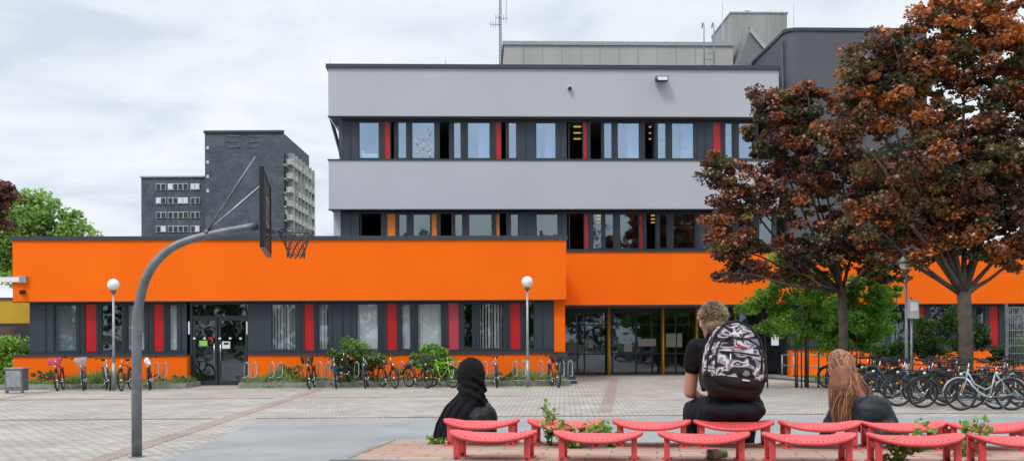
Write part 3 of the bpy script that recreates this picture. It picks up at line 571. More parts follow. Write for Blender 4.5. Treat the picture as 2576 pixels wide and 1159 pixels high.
bicycle(785,33.1,-88,K_,4,(.02,.02,.02)); bicycle(845,33.1,-80,B_,4); bicycle(866,33.4,-95,K_,-4,bag=False); bicycle(922,33.1,-86,K_,4); bicycle(978,33.1,-60,(.03,.03,.05),5); bicycle(1052,33.1,-50,K_,4,(.03,.03,.03)); bicycle(1112,33.1,-45,(.25,.6,.03),4); bicycle(1250,33.1,-90,B_,3); bicycle(1396,33.1,-80,(.45,.12,.03),4,(.02,.02,.02))
DS=(.10,.105,.115); DB=(.02,.03,.06)
cl=[(2480,21.3,172,S_,1),(2380,22.2,176,K_,0),(2315,22.8,180,K_,0),(2250,23.6,184,DB,1),(2570,21.6,165,K_,0),(2440,23.8,178,K_,1),(2520,24.6,183,DB,0),(2370,25,180,K_,0),(2290,26,186,K_,1),(2215,26.8,180,DS,0),(2560,26,178,(.3,.03,.02),1),(2180,28.5,184,K_,0),(2640,22,170,K_,0),(2330,28,180,DS,0),(2150,30,190,K_,0),(2230,29,200,DS,1),(2120,31.5,195,K_,0),(2420,27.5,172,K_,0)]
for i,(u,d,h,c,lo) in enumerate(cl): bicycle(u,d,h+random.uniform(-12,12),c,random.choice((-6,5,7,4)),(.02,.02,.02) if i in (5,8) else None,'c' if i==0 else True,bool(lo))
def bike_rack(u,d,z=0.15):
    m=MB(); x=X(u,d)
    for o in (-.14,.14):
        m.tube([(o,0,0),(o,0,.55),(o+.02,-.02,.68),(o+.09,-.05,.74),(o+.15,-.05,.66),(o+.15,-.05,.3),(o+.13,-.3,.22),(o+.05,-.38,.22)],.02,STEEL,6)
    m.cyl((-.25,0,.06),(.45,0,.06),.02,STEEL); m.build('bicycle_rack',None,(x,d,z))
for u in (400,625,690,810,902,1015,1140,1225,1300,1365,1418): bike_rack(u,33.9,.13)
for u,d in ((2280,25.2),(2400,24.2),(2520,23.2)): bike_rack(u,d,0)
# ---------------------------------------------------------------- lamps
GLOBE=mat('opal_globe',(.85,.85,.83),.25)
def lamp(u,d,zg,shade=False):
    m=MB(); m.cyl((0,0,0),(0,0,zg-.2),.05,STEEL,.035,12); m.cyl((0,0,0),(0,0,.9),.06,STEEL,n=12); m.cyl((0,0,zg-.26),(0,0,zg-.14),.09,STEELD,n=12); m.ell((0,0,zg),.19,GLOBE,20,14)
    if shade:
        m.cyl((0,0,zg-.02),(0,0,zg+.04),.30,STEELD,.26,20); m.cyl((0,0,zg+.04),(0,0,zg+.2),.26,GLOBE,.08,20)
    m.build('street_lamp',None,(X(u,d),d,0))
lamp(286,32.2,3.42); lamp(1327,33.2,3.5); lamp(2280,27.5,3.62,True)
m=MB(); m.box(-.13,.13,-.09,.09,2.1,2.6,mat('sign_back',(.45,.46,.46),.5)); m.box(-.1,.1,-.1,-.09,2.3,2.55,WHITE); m.cyl((0,.12,0),(0,.12,2.7),.03,STEEL); m.build('notice_post',None,(X(2297,27.3),27.3,0))
m=MB(); a=Vector((X(1967,38.3),38.3,0)); c=Vector((X(2095,34.5),34.5,0))
for i in range(5):
    p=a.lerp(c,i/4); m.cyl(p,p+Vector((0,0,.95)),.028,STEEL)
for z in (.95,.55): m.cyl(a+Vector((0,0,z)),c+Vector((0,0,z)),.025,STEEL)
m.build('guard_rail')
m=MB(); d=26; 
for i in range(40): x=X(2532,d)+i*.05; m.cyl((x,d,.1),(x,d,2.35),.005,STEEL,n=4)
for i in range(12): z=.15+i*.2; m.cyl((X(2532,d),d,z),(X(2532,d)+2,d,z),.006,STEEL,n=4)
m.box(X(2532,d)-.04,X(2532,d)+.02,d-.03,d+.03,0,2.45,STEELD); m.build('mesh_fence')
m=MB(); m.box(-.27,.27,-.2,.2,.08,.75,STEELD); m.box(-.3,.3,-.23,.23,.75,.79,STEEL); m.box(-.27,-.2,-.2,-.1,0,.08,STEELD); m.box(.2,.27,-.2,-.1,0,.08,STEELD); m.box(-.22,.22,-.21,-.2,.2,.7,STEEL); m.build('litter_bin',None,(X(42,31),31,0))
YW=mat('yellow_wall',(.55,.36,.03),.8,noise=.1,nscale=2)
m=MB(); d=40; m.box(X(-300,d),X(75,d),d,d+.3,1.8+.55,3.3,YW); m.box(X(-300,d),X(75,d),d-.05,d+.35,3.3,3.38,SLATE)
m.box(X(-300,d),X(110,d),d+2.2,d+2.4,0,2.6,mat('dark_passage',(.05,.055,.06),.9))
for i in range(8): m.box(X(-120,d)+i*.32,X(-120,d)+i*.32+2.5-.28*i,d-1.2,d-.05,.0+2.2-i*.28-.28,2.2-i*.28,CONC)
m.cyl((X(-60,d),d-1.2,3.2),(X(72,d),d-1.2,1.7),.03,STEEL); m.cyl((X(-60,d),d-1.2,2.8),(X(72,d),d-1.2,1.3),.03,STEEL)
m.build('outdoor_stair_wall')
# ---------------------------------------------------------------- basketball hoop
hoop=empty('basketball_hoop'); m=MB(); hy=13.5; px=X(343,hy)
path=[(343,1143),(343,1000),(344,870),(347,790),(351,760),(358,730),(366,705),(378,680),(392,660),(410,641),(429,626),(450,614),(474,605),(500,597),(560,583),(620,573),(650,568)]
def hz(u,v): p=P(u,v+(u-U0)*math.tan(math.radians(.3))*1,hy); return Vector((p.x,hy,p.z))
pp=[hz(u,v) for u,v in path]; pp[0].z=-.02
m.tube(pp,[.068-.018*i/16 for i in range(17)],STEELD,16)
m.cyl((pp[0].x,hy,-.01),(pp[0].x,hy,.012),.1,STEELD,n=16)
j=hz(522,583); bt_=hz(657,404); bm_=hz(657,462)
bt_.y=hy-.25; bm_.y=hy+.1
m.cyl(j,bt_,.016,STEELD); m.cyl(j,bm_+Vector((0,0,0)),.016,STEEL); m.cyl(j+Vector((0,-.05,0)),j+Vector((.02,.05,-.03)),.03,STEELD)
m.build('pole_and_braces',hoop)
m=MB(); A=Vector((-3.20,12.75,0)); Bv=Vector((-3.50,14.35,0)); ax=(Bv-A); W=ax.length; ax.normalize(); nrm=Vector((-ax.y,ax.x,0))*-1
Mb=Matrix(((ax.x,nrm.x,0,A.x),(ax.y,nrm.y,0,A.y),(0,0,1,0),(0,0,0,1)))
BB=mat('board_perforated',(.055,.066,.085),.45,.3,noise=.2,nscale=4); z0,z1=2.76,3.80
m.box(0,W,-.025,-.001,z0,z1,BLACKM,M=Mb)
for i in range(19):
    x=.04+i*(W-.08)/18; m.box(x-.012,x+.012,.0,.014,z0+.04,z1-.04,BB,M=Mb)
for i in range(26):
    z=z0+.05+i*(z1-z0-.1)/25; m.box(.04,W-.04,.014,.024,z-.01,z+.01,BB,M=Mb)
for a in ((0,W,z0,z0+.04),(0,W,z1-.04,z1),(0,.04,z0+.04,z1-.04),(W-.04,W,z0+.04,z1-.04)): m.box(a[0],a[1],0,.04,a[2],a[3],BLACKM,M=Mb)
m.box(W/2-.3,W/2+.3,.026,.03,3.12,3.5,mat('target_frame',(.25,.27,.3),.5),M=Mb); m.box(W/2-.26,W/2+.26,.031,.034,3.16,3.46,BB,M=Mb)
m.build('backboard',hoop)
m=MB(); rc=hz(746,581); RR=.235; RIM=mat('rim_steel',(.16,.15,.15),.45,.5)
m.torus(rc,(1,0,0),(0,1,0),RR,.012,RIM,32,6); m.torus(rc-Vector((0,0,.03)),(1,0,0),(0,1,0),RR-.005,.007,RIM,32,5)
for s_ in (-1,1): m.cyl((rc.x-.6+.17,hy+.1*s_,rc.z-.0),(rc.x-.17,hy+.16*s_,rc.z),.012,RIM); m.cyl((rc.x-.45,hy+.1*s_,rc.z-.14),(rc.x-.2,hy+.12*s_,rc.z-.01),.01,RIM)
m.box(rc.x-.45,rc.x-.41,hy-.12,hy+.12,rc.z-.18,rc.z+.04,STEELD)
nA=10; lv=[(0,RR),(.09,RR-.045),(.18,RR-.09),(.26,RR-.115),(.35,RR-.12)]
CHN=mat('chain_steel',(.09,.085,.085),.5,.3)
def chain(a,c):
    L_=(c-a).length; k_=max(2,int(L_/.028)); dr_=(c-a).normalized()
    for i in range(k_):
        s0=a+dr_*(L_*(i+.04)/k_); s1=a+dr_*(L_*(i+.96)/k_); m.cyl(s0,s1,.008 if i%2 else .0055,CHN,n=4,cap=False)
for li in range(len(lv)-1):
    for k_ in range(nA):
        off=.5*(li%2); a0=(k_+off)/nA*2*math.pi; p0=rc+Vector((math.cos(a0)*lv[li][1],math.sin(a0)*lv[li][1],-lv[li][0]-.02))
        for s_ in (-.5,.5):
            a1=(k_+off+s_)/nA*2*math.pi; p1=rc+Vector((math.cos(a1)*lv[li+1][1],math.sin(a1)*lv[li+1][1],-lv[li+1][0]-.02)); chain(p0,p1)
m.build('rim_and_chain_net',hoop)
# ---------------------------------------------------------------- seating tiers
RA=math.radians(-8); ro=Vector((0,5.0,0)); tiers=empty('seating_terrace',ro,RA); PZ=.95
m=MB(); m.box(-.85,8,-.1,.95,0,PZ,BRK); m.box(-.85,8,.95,2.1,0,.5,CONC); m.box(-.85,8,-.6,-.1,0,PZ-.02,SOIL)
m.box(-.9,-.852,-.1,.95,0,PZ+.003,KERB); m.box(-.9,8,-.16,-.102,0,PZ+.012,KERB)
m.build('brick_tier',tiers)
grass('moss_and_grass',-.8,3,-.3,-.12,1800,.03,tiers,PZ-.02,wd=.003); grass('moss_joint',-.8,3,-.12,-.09,900,.03,tiers,PZ,wd=.002)
SR_=mat('red_seat_plastic',(.76,.085,.088),.45,noise=.12,nscale=7,bump=.1,bscale=150); HOLE=mat('seat_hole',(.16,.012,.014),.8)
def seat(lx,ly,rz=0):
    m=MB(); na=64; rings=[.0,.35,.65,.85,.96,1.0,1.015,1.0]; hw,hd_=.218,.150
    vs=[];fs=[]
    def S(t,r):
        c,s_=math.cos(t),math.sin(t); ex=.78; x=math.copysign(abs(c)**ex,c)*hw*r; y=math.copysign(abs(s_)**ex,s_)*hd_*r
        x*=1-.10*(y/hd_); return x,y
    Z=lambda x:.034*abs(x/hw)**2.2
    for ri,r in enumerate(rings):
        for k_ in range(na):
            x,y=S(2*math.pi*k_/na,r); z=Z(x)-.012*(1-r*r if r<1 else 0)
            y2=y-.03*(1-(x/hw)**2)*(1 if y<0 else .2)
            if ri==5: z-=.004
            if ri==6: z-=.013
            if ri==7: z-=.022
            vs.append((x,y2,z))
    nr=len(rings)
    for i in range(nr-1):
        for k_ in range(na): fs.append((i*na+k_,i*na+(k_+1)%na,(i+1)*na+(k_+1)%na,(i+1)*na+k_))
    o=len(vs); 
    for k_ in range(na): x,y,z=vs[(nr-1)*na+k_]; vs.append((x*.94,y*.94,z+.006))
    for k_ in range(na): fs.append(((nr-1)*na+k_,(nr-1)*na+(k_+1)%na,o+(k_+1)%na,o+k_))
    fs.append(tuple(range(o,o+na)))
    m.add(vs,fs,SR_,True)
    for i in range(13):
        x=-.15+i*.025
        for yy in (-.114-.026*(1-(x/hw)**2),.110): m.ell((x,yy,Z(x)-.001),(.0045,.005,.002),HOLE,6,4)
    h=.118
    for s_ in (-1,1):
        for y0 in (-.10,.08):
            m.box(s_*.178-.014,s_*.178+.014,y0,y0+.008,-h,.006,SR_)
            m.box(s_*.178-.014,s_*.178-.010,y0+.008,y0+.03,-h,.0,SR_); m.box(s_*.178+.010,s_*.178+.014,y0+.008,y0+.03,-h,.0,SR_)
            m.box(s_*.178-.026,s_*.178+.026,y0-.03,y0+.03,-h-.001,-h+.008,SR_)
            m.cyl((s_*.178,y0-.018,-h+.008),(s_*.178,y0-.018,-h+.024),.009,mat('rusty_bolt',(.12,.06,.04),.8),n=6)
        m.box(s_*.178-.006,s_*.178+.006,-.09,.10,-.045,-.015,SR_)
    o=m.build('stadium_seat',None); o.matrix_world=Matrix.Translation(ro)@Matrix.Rotation(RA,4,'Z')@Matrix.Translation((lx,ly,PZ+h))@Matrix.Rotation(rz,4,'Z'); return o
def rowx(u,ly):
    k=(u-U0)/F
    c,s=math.cos(RA),math.sin(RA)
    return (k*(5+c*ly)+s*ly)/(c-k*s)
for u in (1242,1504,1768,2030,2296,2555): seat(rowx(u,.05),.05,random.uniform(-.02,.02))
for u in (1213,1424,1638,1843,2057,2265,2473): seat(rowx(u,.78),.78,random.uniform(-.02,.02))
# ---------------------------------------------------------------- people
wrk=bpy.data.textures.new('wrinkles','CLOUDS'); wrk.noise_scale=.075; wrk.noise_depth=3
def remesh(b,name,parent,mt,vox=.011,sm=3,wr=0):
    b.m=[mt]; b.mi=[0]*len(b.f); o=b.build(name,parent); r=o.modifiers.new('r','REMESH'); r.mode='VOXEL'; r.voxel_size=vox; r.use_smooth_shade=True
    s=o.modifiers.new('s','SMOOTH'); s.iterations=sm; s.factor=.5
    if wr:
        dm=o.modifiers.new('d','DISPLACE'); dm.texture=wrk; dm.texture_coords='GLOBAL'; dm.strength=wr; dm.mid_level=.5
    return o
def cap(b,p0,r0,p1,r1): b.ell(p0,r0,WHITE); b.ell(p1,r1,WHITE); b.cyl(p0,p1,r0,WHITE,r1,14)
def limb(b,ps,rs):
    for i in range(len(ps)-1): cap(b,ps[i],rs[i],ps[i+1],rs[i+1])
def cloth(name,col,rough=.85,b=.6,sc=9,spec=.2):
    m=mat(name,col,rough,noise=.25,nscale=5,bump=b,bscale=sc,spec=spec)
    for nd in m.node_tree.nodes:
        if nd.type=='BUMP': nd.inputs['Distance'].default_value=.03
    return m
SKIN=mat('skin',(.52,.27,.19),.55,noise=.06,nscale=12,spec=.35)
BLK=cloth('black_cotton',(.009,.009,.011)); BLK2=cloth('black_denim',(.012,.014,.019)); SHOE=mat('shoe',(.03,.03,.03),.6)
def head(b,c,R,s=1):
    c=Vector(c); b.ell(c,(.074*s,.092*s,.105*s),WHITE,20,14,R=R); f=lambda x,y,z:c+R@Vector((x,y,z))*s
    b.ell(f(0,.045,-.055),(.052*s,.05*s,.055*s),WHITE,14,10,R=R); b.ell(f(0,.095,-.015),(.013*s,.02*s,.025*s),WHITE,8,8,R=R)
    b.ell(f(0,.088,-.055),(.026*s,.012*s,.008*s),WHITE,8,6,R=R); b.ell(f(0,.08,.025),(.05*s,.015*s,.012*s),WHITE,8,6,R=R)
    for q_ in (-1,1): b.ell(f(.078*q_,-.005,-.01),(.011*s,.02*s,.032*s),WHITE,8,8,R=R)
def eyes(c,R,parent,s=1):
    m=MB(); EW=mat('eye_white',(.75,.73,.7),.2); IR=mat('iris',(.06,.03,.015),.15); LIP=mat('lips',(.42,.14,.12),.5); BR=mat('eyebrow',(.08,.045,.025),.8); f=lambda x,y,z:c+R@Vector((x,y,z))*s
    for q_ in (-1,1):
        m.ell(f(.03*q_,.079,.003),.0125*s,EW,12,8,R=R); m.ell(f(.03*q_,.090,.003),.0055*s,IR,8,6,R=R); m.ell(f(.031*q_,.086,.024),(.017*s,.006*s,.0035*s),BR,8,6,R=R)
    m.ell(f(0,.098,-.055),(.022*s,.006*s,.006*s),LIP,10,6,R=R); m.build('facial_features',parent)
def hand(b,w,dirv,side,s=1):
    w=Vector(w); dirv=Vector(dirv).normalized(); side=Vector(side).normalized(); up=dirv.cross(side)
    for t in (-.025,-.008,.009,.026): cap(b,w+side*t*.7,.014,w+dirv*.085+side*t,.012)
    for t,L_ in zip((-.028,-.009,.010,.028),(.075,.085,.078,.06)):
        a=w+dirv*.088+side*t; k1=a+dirv*L_*.45-up*.008; k2=k1+dirv*L_*.3-up*.022; k3=k2+dirv*L_*.12-up*.025; limb(b,[a,k1,k2,k3],[.0095,.009,.008,.007])
    limb(b,[w+side*-.025+dirv*.02,w+side*-.05+dirv*.05-up*.01,w+side*-.055+dirv*.085-up*.02],[.012,.010,.0085])
V=Vector
# ---- boy with backpack
boy=empty('seated_boy_with_backpack')
hc=V((1.215,6.02,1.655)); HR=Euler((math.radians(-14),0,math.radians(6))).to_matrix()
b=MB(); head(b,hc,HR,.97); cap(b,(1.235,5.95,1.53),.055,hc-V((0,.01,.04)),.054)
limb(b,[(1.085,5.96,1.42),(1.072,6.00,1.235),(1.15,6.20,1.205)],[.042,.038,.026]); limb(b,[(1.465,5.98,1.36),(1.48,6.03,1.25),(1.42,6.24,1.21)],[.040,.039,.026])
remesh(b,'head_and_arms',boy,SKIN,.008,3); eyes(hc,HR,boy,.97)
b=MB(); hand(b,(1.15,6.20,1.205),(.5,.5,-.15),(.6,-.5,0)); remesh(b,'left_hand',boy,SKIN,.004,2); b=MB(); hand(b,(1.42,6.24,1.21),(-.5,.5,-.15),(.6,.5,0)); remesh(b,'right_hand',boy,SKIN,.004,2)
b=MB(); b.ell((1.275,5.74,1.20),(.160,.115,.13),WHITE); b.ell((1.275,5.80,1.31),(.155,.105,.15),WHITE); b.ell((1.27,5.90,1.44),(.170,.095,.13),WHITE)
cap(b,(1.125,5.93,1.50),.058,(1.41,5.93,1.50),.058); cap(b,(1.25,5.94,1.52),.070,(1.24,5.975,1.565),.052); b.ell((1.275,5.72,1.13),(.168,.125,.05),WHITE)
limb(b,[(1.105,5.94,1.495),(1.090,5.95,1.445),(1.082,5.965,1.395)],[.064,.062,.058]); limb(b,[(1.43,5.94,1.495),(1.465,5.97,1.36)],[.064,.058])
remesh(b,'black_t_shirt',boy,BLK,.010,4,.022)
b=MB(); b.ell((1.28,5.71,1.145),(.178,.14,.075),WHITE)
limb(b,[(1.20,5.76,1.15),(1.115,6.15,1.11),(1.15,6.25,.62)],[.090,.068,.045]); limb(b,[(1.37,5.76,1.15),(1.45,6.16,1.12),(1.44,6.25,.62)],[.090,.070,.045])
remesh(b,'black_trousers',boy,BLK2,.011,4,.02)
b=MB(); 
for x in (1.15,1.44): cap(b,(x,6.22,.55),.048,(x,6.40,.54),.042)
remesh(b,'shoes',boy,SHOE,.012,2)
HAIRB=mat('short_hair',(.25,.165,.10),.7,noise=.4,nscale=60,bump=.5,bscale=200)
b=MB(); b.ell(hc+HR@V((0,-.008,.022)),(.078,.094,.093),WHITE,20,14,R=HR); b.ell(hc+HR@V((0,-.04,-.03)),(.066,.060,.058),WHITE,16,10,R=HR); b.ell(hc+HR@V((0,.03,.07)),(.064,.07,.046),WHITE,16,10,R=HR)
remesh(b,'hair_cap',boy,HAIRB,.008,2)
def tufts(name,parent,cen,R,rad,n,ln,mt):
    m=MB(); 
    for i in range(n):
        d_=V(rng.normal(size=3)); d_.normalize()
        if d_.y>.35 and d_.z<.35: continue
        if d_.z<-.5: continue
        q_=V((d_.x*rad[0],d_.y*rad[1],d_.z*rad[2])); nn=(d_*.7+V(rng.normal(size=3))*.35+V((.25,.1,.0))+V((0,0,-.3))*(1-d_.z)).normalized(); a=cen+R@q_; c=a+R@nn*ln*random.uniform(.5,1.2)*(1 if d_.z>0 else .5); s_=nn.orthogonal().normalized()*.0026
        m.add([a-R@s_,a+R@s_,c],[(0,1,2)],mt)
    m.build(name,parent)
tufts('hair',boy,hc+HR@V((0,-.008,.022)),HR,(.078,.094,.092),5200,.022,HAIRB)
HL=mat('short_hair_light',(.50,.37,.24),.6); tufts('hair_highlights',boy,hc+HR@V((0,-.008,.022)),HR,(.080,.096,.095),3400,.022,HL)
def camo():
    m=bpy.data.materials.new('camouflage_fabric'); m.use_nodes=True; n=m.node_tree.nodes; l=m.node_tree.links; b=n['Principled BSDF']; b.inputs['Roughness'].default_value=.8; b.inputs['Specular IOR Level'].default_value=.3
    tc=n.new('ShaderNodeTexCoord'); t=n.new('ShaderNodeTexNoise'); t.inputs['Scale'].default_value=12; t.inputs['Detail'].default_value=1.2; t.inputs['Distortion'].default_value=.9; mp=n.new('ShaderNodeMapping'); mp.inputs['Scale'].default_value=(1,1,1.5); mp.inputs['Rotation'].default_value=(0,.5,0); l.new(tc.outputs['Object'],mp.inputs[0]); l.new(mp.outputs[0],t.inputs['Vector'])
    cr=n.new('ShaderNodeValToRGB'); cr.color_ramp.interpolation='CONSTANT'; e=cr.color_ramp.elements; e[0].position=0; e[0].color=(.014,.014,.016,1); e[1].position=.38; e[1].color=(.21,.175,.205,1)
    x=e.new(.46); x.color=(.55,.51,.55,1); x=e.new(.535); x.color=(.26,.22,.26,1); x=e.new(.575); x.color=(.018,.018,.02,1); x=e.new(.64); x.color=(.3,.25,.3,1); x=e.new(.69); x.color=(.55,.52,.55,1)
    l.new(t.outputs['Fac'],cr.inputs[0]); l.new(cr.outputs[0],b.inputs['Base Color']); return m
CAMO=camo(); NYL=mat('black_nylon',(.010,.010,.012),.65,noise=.2,nscale=10,bump=.4,bscale=25,spec=.3)
def rbox(name,parent,c,h,mt,M,p=.55,n=36,taper=.0,zs=None,m2=None):
    m=MB(); vs=[];fs=[];f2=[]; K=26
    for i in range(K+1):
        th=-math.pi/2+math.pi*i/K
        for j_ in range(n):
            ph=2*math.pi*j_/n; f=lambda v,e:math.copysign(abs(v)**e,v)
            x=f(math.cos(th),p)*f(math.cos(ph),p); y=f(math.cos(th),p)*f(math.sin(ph),p); z=f(math.sin(th),p*.9)
            tp=1-taper*(max(0,z+.2)/1.2)**1.6
            vs.append((c[0]+x*h[0]*tp,c[1]+y*h[1]*tp,c[2]+z*h[2]))
    for i in range(K):
        zc=vs[i*n][2]
        for j_ in range(n): (f2 if (zs is not None and zc<zs) else fs).append((i*n+j_,i*n+(j_+1)%n,(i+1)*n+(j_+1)%n,(i+1)*n+j_))
    o0=len(m.v); m.add(vs,fs,mt,True,M)
    if f2:
        k=m._m(m2)
        for f_ in f2: m.f.append([i+o0 for i in f_]); m.mi.append(k); m.sm.append(True)
    o=m.build(name,parent); dm=o.modifiers.new('d','DISPLACE'); dm.texture=wrk; dm.texture_coords='GLOBAL'; dm.strength=.014; dm.mid_level=.5; return o
BM=Matrix.Translation((1.268,5.69,1.425))@Euler((math.radians(-22),math.radians(7),0)).to_matrix().to_4x4()
rbox('backpack_body',boy,(0,0,0),(.180,.090,.232),CAMO,BM,.62,taper=.32,zs=-.125,m2=NYL)
rbox('backpack_front_pocket',boy,(.0,-.070,-.035),(.150,.045,.155),CAMO,BM,.6,taper=.25,zs=-.14,m2=NYL)
rbox('backpack_lower_pocket',boy,(.0,-.108,-.065),(.125,.018,.065),CAMO,BM,.6,taper=.1)
m=MB()
def arc(pts,r,mt=NYL): m.tube([BM@V(p) for p in pts],r,mt,6)
arc([(-.16,-.05,-.13),(-.162,-.06,0),(-.13,-.07,.12),(-.075,-.065,.195),(0,-.06,.225),(.075,-.065,.195),(.13,-.07,.12),(.162,-.06,0),(.16,-.05,-.13)],.008)
arc([(-.13,-.112,-.1),(-.128,-.118,0),(-.10,-.113,.07),(-.05,-.108,.100),(.05,-.108,.100),(.10,-.113,.07),(.128,-.118,0),(.13,-.112,-.1)],.006)
arc([(-.11,-.127,-.002),(0,-.131,.002),(.11,-.127,-.002)],.006)
arc([(-.05,.03,.21),(-.04,.03,.255),(.04,.03,.255),(.05,.03,.21)],.010)
for s_ in (-1,1): arc([(s_*.08,.05,.2),(s_*.12,.13,.21),(s_*.13,.22,.12),(s_*.14,.21,-.05),(s_*.15,.08,-.16)],.016); arc([(s_*.165,-.03,-.08),(s_*.178,-.05,-.12),(s_*.155,-.11,-.13)],.007)
arc([(-.03,-.127,.035),(.025,-.127,.035)],.007,RED); arc([(.02,-.122,-.155),(.06,-.12,-.155)],.005,PAPER); arc([(-.05,-.125,-.01),(-.052,-.135,-.05)],.004,PAPER)
m.build('backpack_straps_and_piping',boy)
# ---- girl with headscarf
g=empty('seated_girl_with_headscarf'); hx=-.270; hc=V((hx,6.58,1.315)); HR=Euler((math.radians(-12),0,math.radians(8))).to_matrix()
SCARF=cloth('black_scarf',(.012,.012,.014),.95,.5,14,.15); JACK=cloth('black_jacket',(.012,.013,.016),.5,.8,11,.35)
b=MB(); head(b,hc+V((0,.012,0)),HR,.98); cap(b,hc-V((0,.01,.16)),.05,hc,.05); remesh(b,'head',g,SKIN,.008,3); eyes(hc+V((0,.012,0)),HR,g,.98)
b=MB(); b.ell(hc+V((0,-.010,.012)),(.095,.104,.118),WHITE,20,14,R=HR); cap(b,hc+V((0,-.03,-.05)),.080,hc+V((.0,-.055,-.16)),.085); cap(b,hc+V((-.04,-.05,-.18)),.075,hc+V((.06,-.03,-.18)),.055)
def ridge(pts,r=.012): limb(b,[hc+HR@V(p) for p in pts],[r]*len(pts))
ridge([(-.095,.02,.04),(-.07,-.075,.01),(0,-.115,-.02),(.065,-.085,-.06),(.09,-.02,-.10)]); ridge([(-.09,-.01,-.02),(-.05,-.09,-.06),(.02,-.11,-.09),(.075,-.06,-.14)]); ridge([(-.09,-.02,-.08),(-.04,-.10,-.12),(.04,-.105,-.16),(.08,-.04,-.2)],.015); ridge([(-.07,.0,.09),(-.02,-.08,.085),(.04,-.09,.05),(.085,-.02,.0)],.009)
remesh(b,'headscarf',g,SCARF,.008,2,.010)
Lb=[(-.03,.03,-.04),(-.090,.0,-.13),(-.165,-.02,-.20),(-.225,-.02,-.31),(-.262,.0,-.45),(-.285,.02,-.62),(-.29,.03,-.78)]
Rb=[(.07,-.10,-.10),(.03,-.14,-.17),(-.02,-.165,-.24),(-.065,-.19,-.35),(-.10,-.20,-.48),(-.12,-.2,-.62),(-.13,-.19,-.78)]
def interp(Pts,t):
    t*=len(Pts)-1; i=min(int(t),len(Pts)-2); f=t-i; return V(Pts[i]).lerp(V(Pts[i+1]),f)
m=MB(); NU,NV=40,40; vs=[];fs=[]
for j_ in range(NV+1):
    tv=j_/NV
    for i in range(NU+1):
        s_=i/NU; p=interp(Lb,tv).lerp(interp(Rb,tv),s_); bul=math.sin(math.pi*s_)*.035*(1-.2*tv)
        fold=.010*math.sin(s_*22+2.5*tv+math.sin(tv*5))+.006*math.sin(s_*43+1-4*tv); p=p+V((-.55,-.8,.1))*(bul+fold*(.5+tv*.6)); vs.append(hc+p)
for j_ in range(NV):
    for i in range(NU): a=j_*(NU+1)+i; fs.append((a,a+1,a+NU+2,a+NU+1))
m.add(vs,fs,SCARF,True); o=m.build('scarf_drape',g); sm_=o.modifiers.new('t','SOLIDIFY'); sm_.thickness=.008
b=MB(); sx_=-.272; b.ell((sx_,6.50,.68),(.165,.13,.12),WHITE); b.ell((sx_+.0,6.49,.86),(.138,.10,.18),WHITE); b.ell((sx_+.0,6.51,1.03),(.145,.09,.12),WHITE)
cap(b,(sx_-.10,6.53,1.095),.052,(sx_+.10,6.53,1.095),.052); cap(b,(sx_,6.53,1.10),.06,(sx_,6.56,1.17),.05)
limb(b,[(sx_+.115,6.53,1.08),(sx_+.135,6.56,.86),(sx_+.07,6.78,.80)],[.053,.043,.034]); limb(b,[(sx_-.115,6.53,1.08),(sx_-.155,6.56,.86),(sx_-.09,6.78,.80)],[.053,.043,.034])
remesh(b,'jacket',g,JACK,.009,2,.024)
b=MB(); 
for s_ in (-1,1): limb(b,[(sx_+.09*s_,6.55,.62),(sx_+.1*s_,6.95,.62),(sx_+.1*s_,7.1,.12)],[.09,.07,.045]); limb(b,[(sx_+.1*s_,7.1,.07),(sx_+.1*s_,7.26,.05)],[.045,.04])
remesh(b,'trousers_and_shoes',g,BLK2,.014,3)
b=MB(); hand(b,(sx_+.07,6.78,.80),(-.5,.5,-.3),(.5,.5,0)); hand(b,(sx_-.09,6.78,.80),(.5,.5,-.3),(.5,-.5,0)); remesh(b,'hands',g,SKIN,.005,2)
# ---- girl with long hair
g=empty('seated_girl_with_long_hair'); hc=V((2.180,6.60,1.350)); HR=Euler((math.radians(-24),math.radians(-6),math.radians(24))).to_matrix()
b=MB(); head(b,hc,HR,.95); cap(b,hc+V((.04,-.03,-.15)),.05,hc,.05); remesh(b,'head',g,SKIN,.008,3); eyes(hc,HR,g,.95)
b=MB(); b.ell((2.43,6.38,.68),(.17,.14,.13),WHITE); b.ell((2.41,6.39,.86),(.150,.11,.17),WHITE,R=Euler((0,math.radians(-12),0)).to_matrix()); b.ell((2.33,6.45,1.05),(.140,.10,.14),WHITE,R=Euler((0,math.radians(-20),0)).to_matrix())
cap(b,(2.19,6.52,1.165),.050,(2.385,6.47,1.125),.055); limb(b,[(2.40,6.47,1.11),(2.51,6.49,.88),(2.38,6.78,.80)],[.058,.050,.036]); limb(b,[(2.17,6.54,1.15),(2.10,6.66,.92),(2.18,6.85,.82)],[.055,.048,.034]); cap(b,(2.24,6.5,1.16),.055,(2.215,6.54,1.23),.048)
QJ=cloth('quilted_jacket',(.013,.018,.021),.55,.6,10,.35)
nq=QJ.node_tree; tcq=nq.nodes.new('ShaderNodeTexCoord'); mq=nq.nodes.new('ShaderNodeMapping'); mq.inputs['Rotation'].default_value=(0,math.radians(45),0); wv=nq.nodes.new('ShaderNodeTexChecker'); wv.inputs['Scale'].default_value=24
nq.links.new(tcq.outputs['Object'],mq.inputs[0]); nq.links.new(mq.outputs[0],wv.inputs['Vector'])
bq=nq.nodes.new('ShaderNodeBump'); bq.inputs['Strength'].default_value=.3; bq.inputs['Distance'].default_value=.01; nq.links.new(wv.outputs['Fac'],bq.inputs['Height'])
for nd in nq.nodes:
    if nd.type=='BUMP' and nd is not bq: nq.links.new(nd.outputs[0],bq.inputs['Normal'])
nq.links.new(bq.outputs[0],nq.nodes['Principled BSDF'].inputs['Normal'])
remesh(b,'quilted_jacket',g,QJ,.009,2,.024)
b=MB()
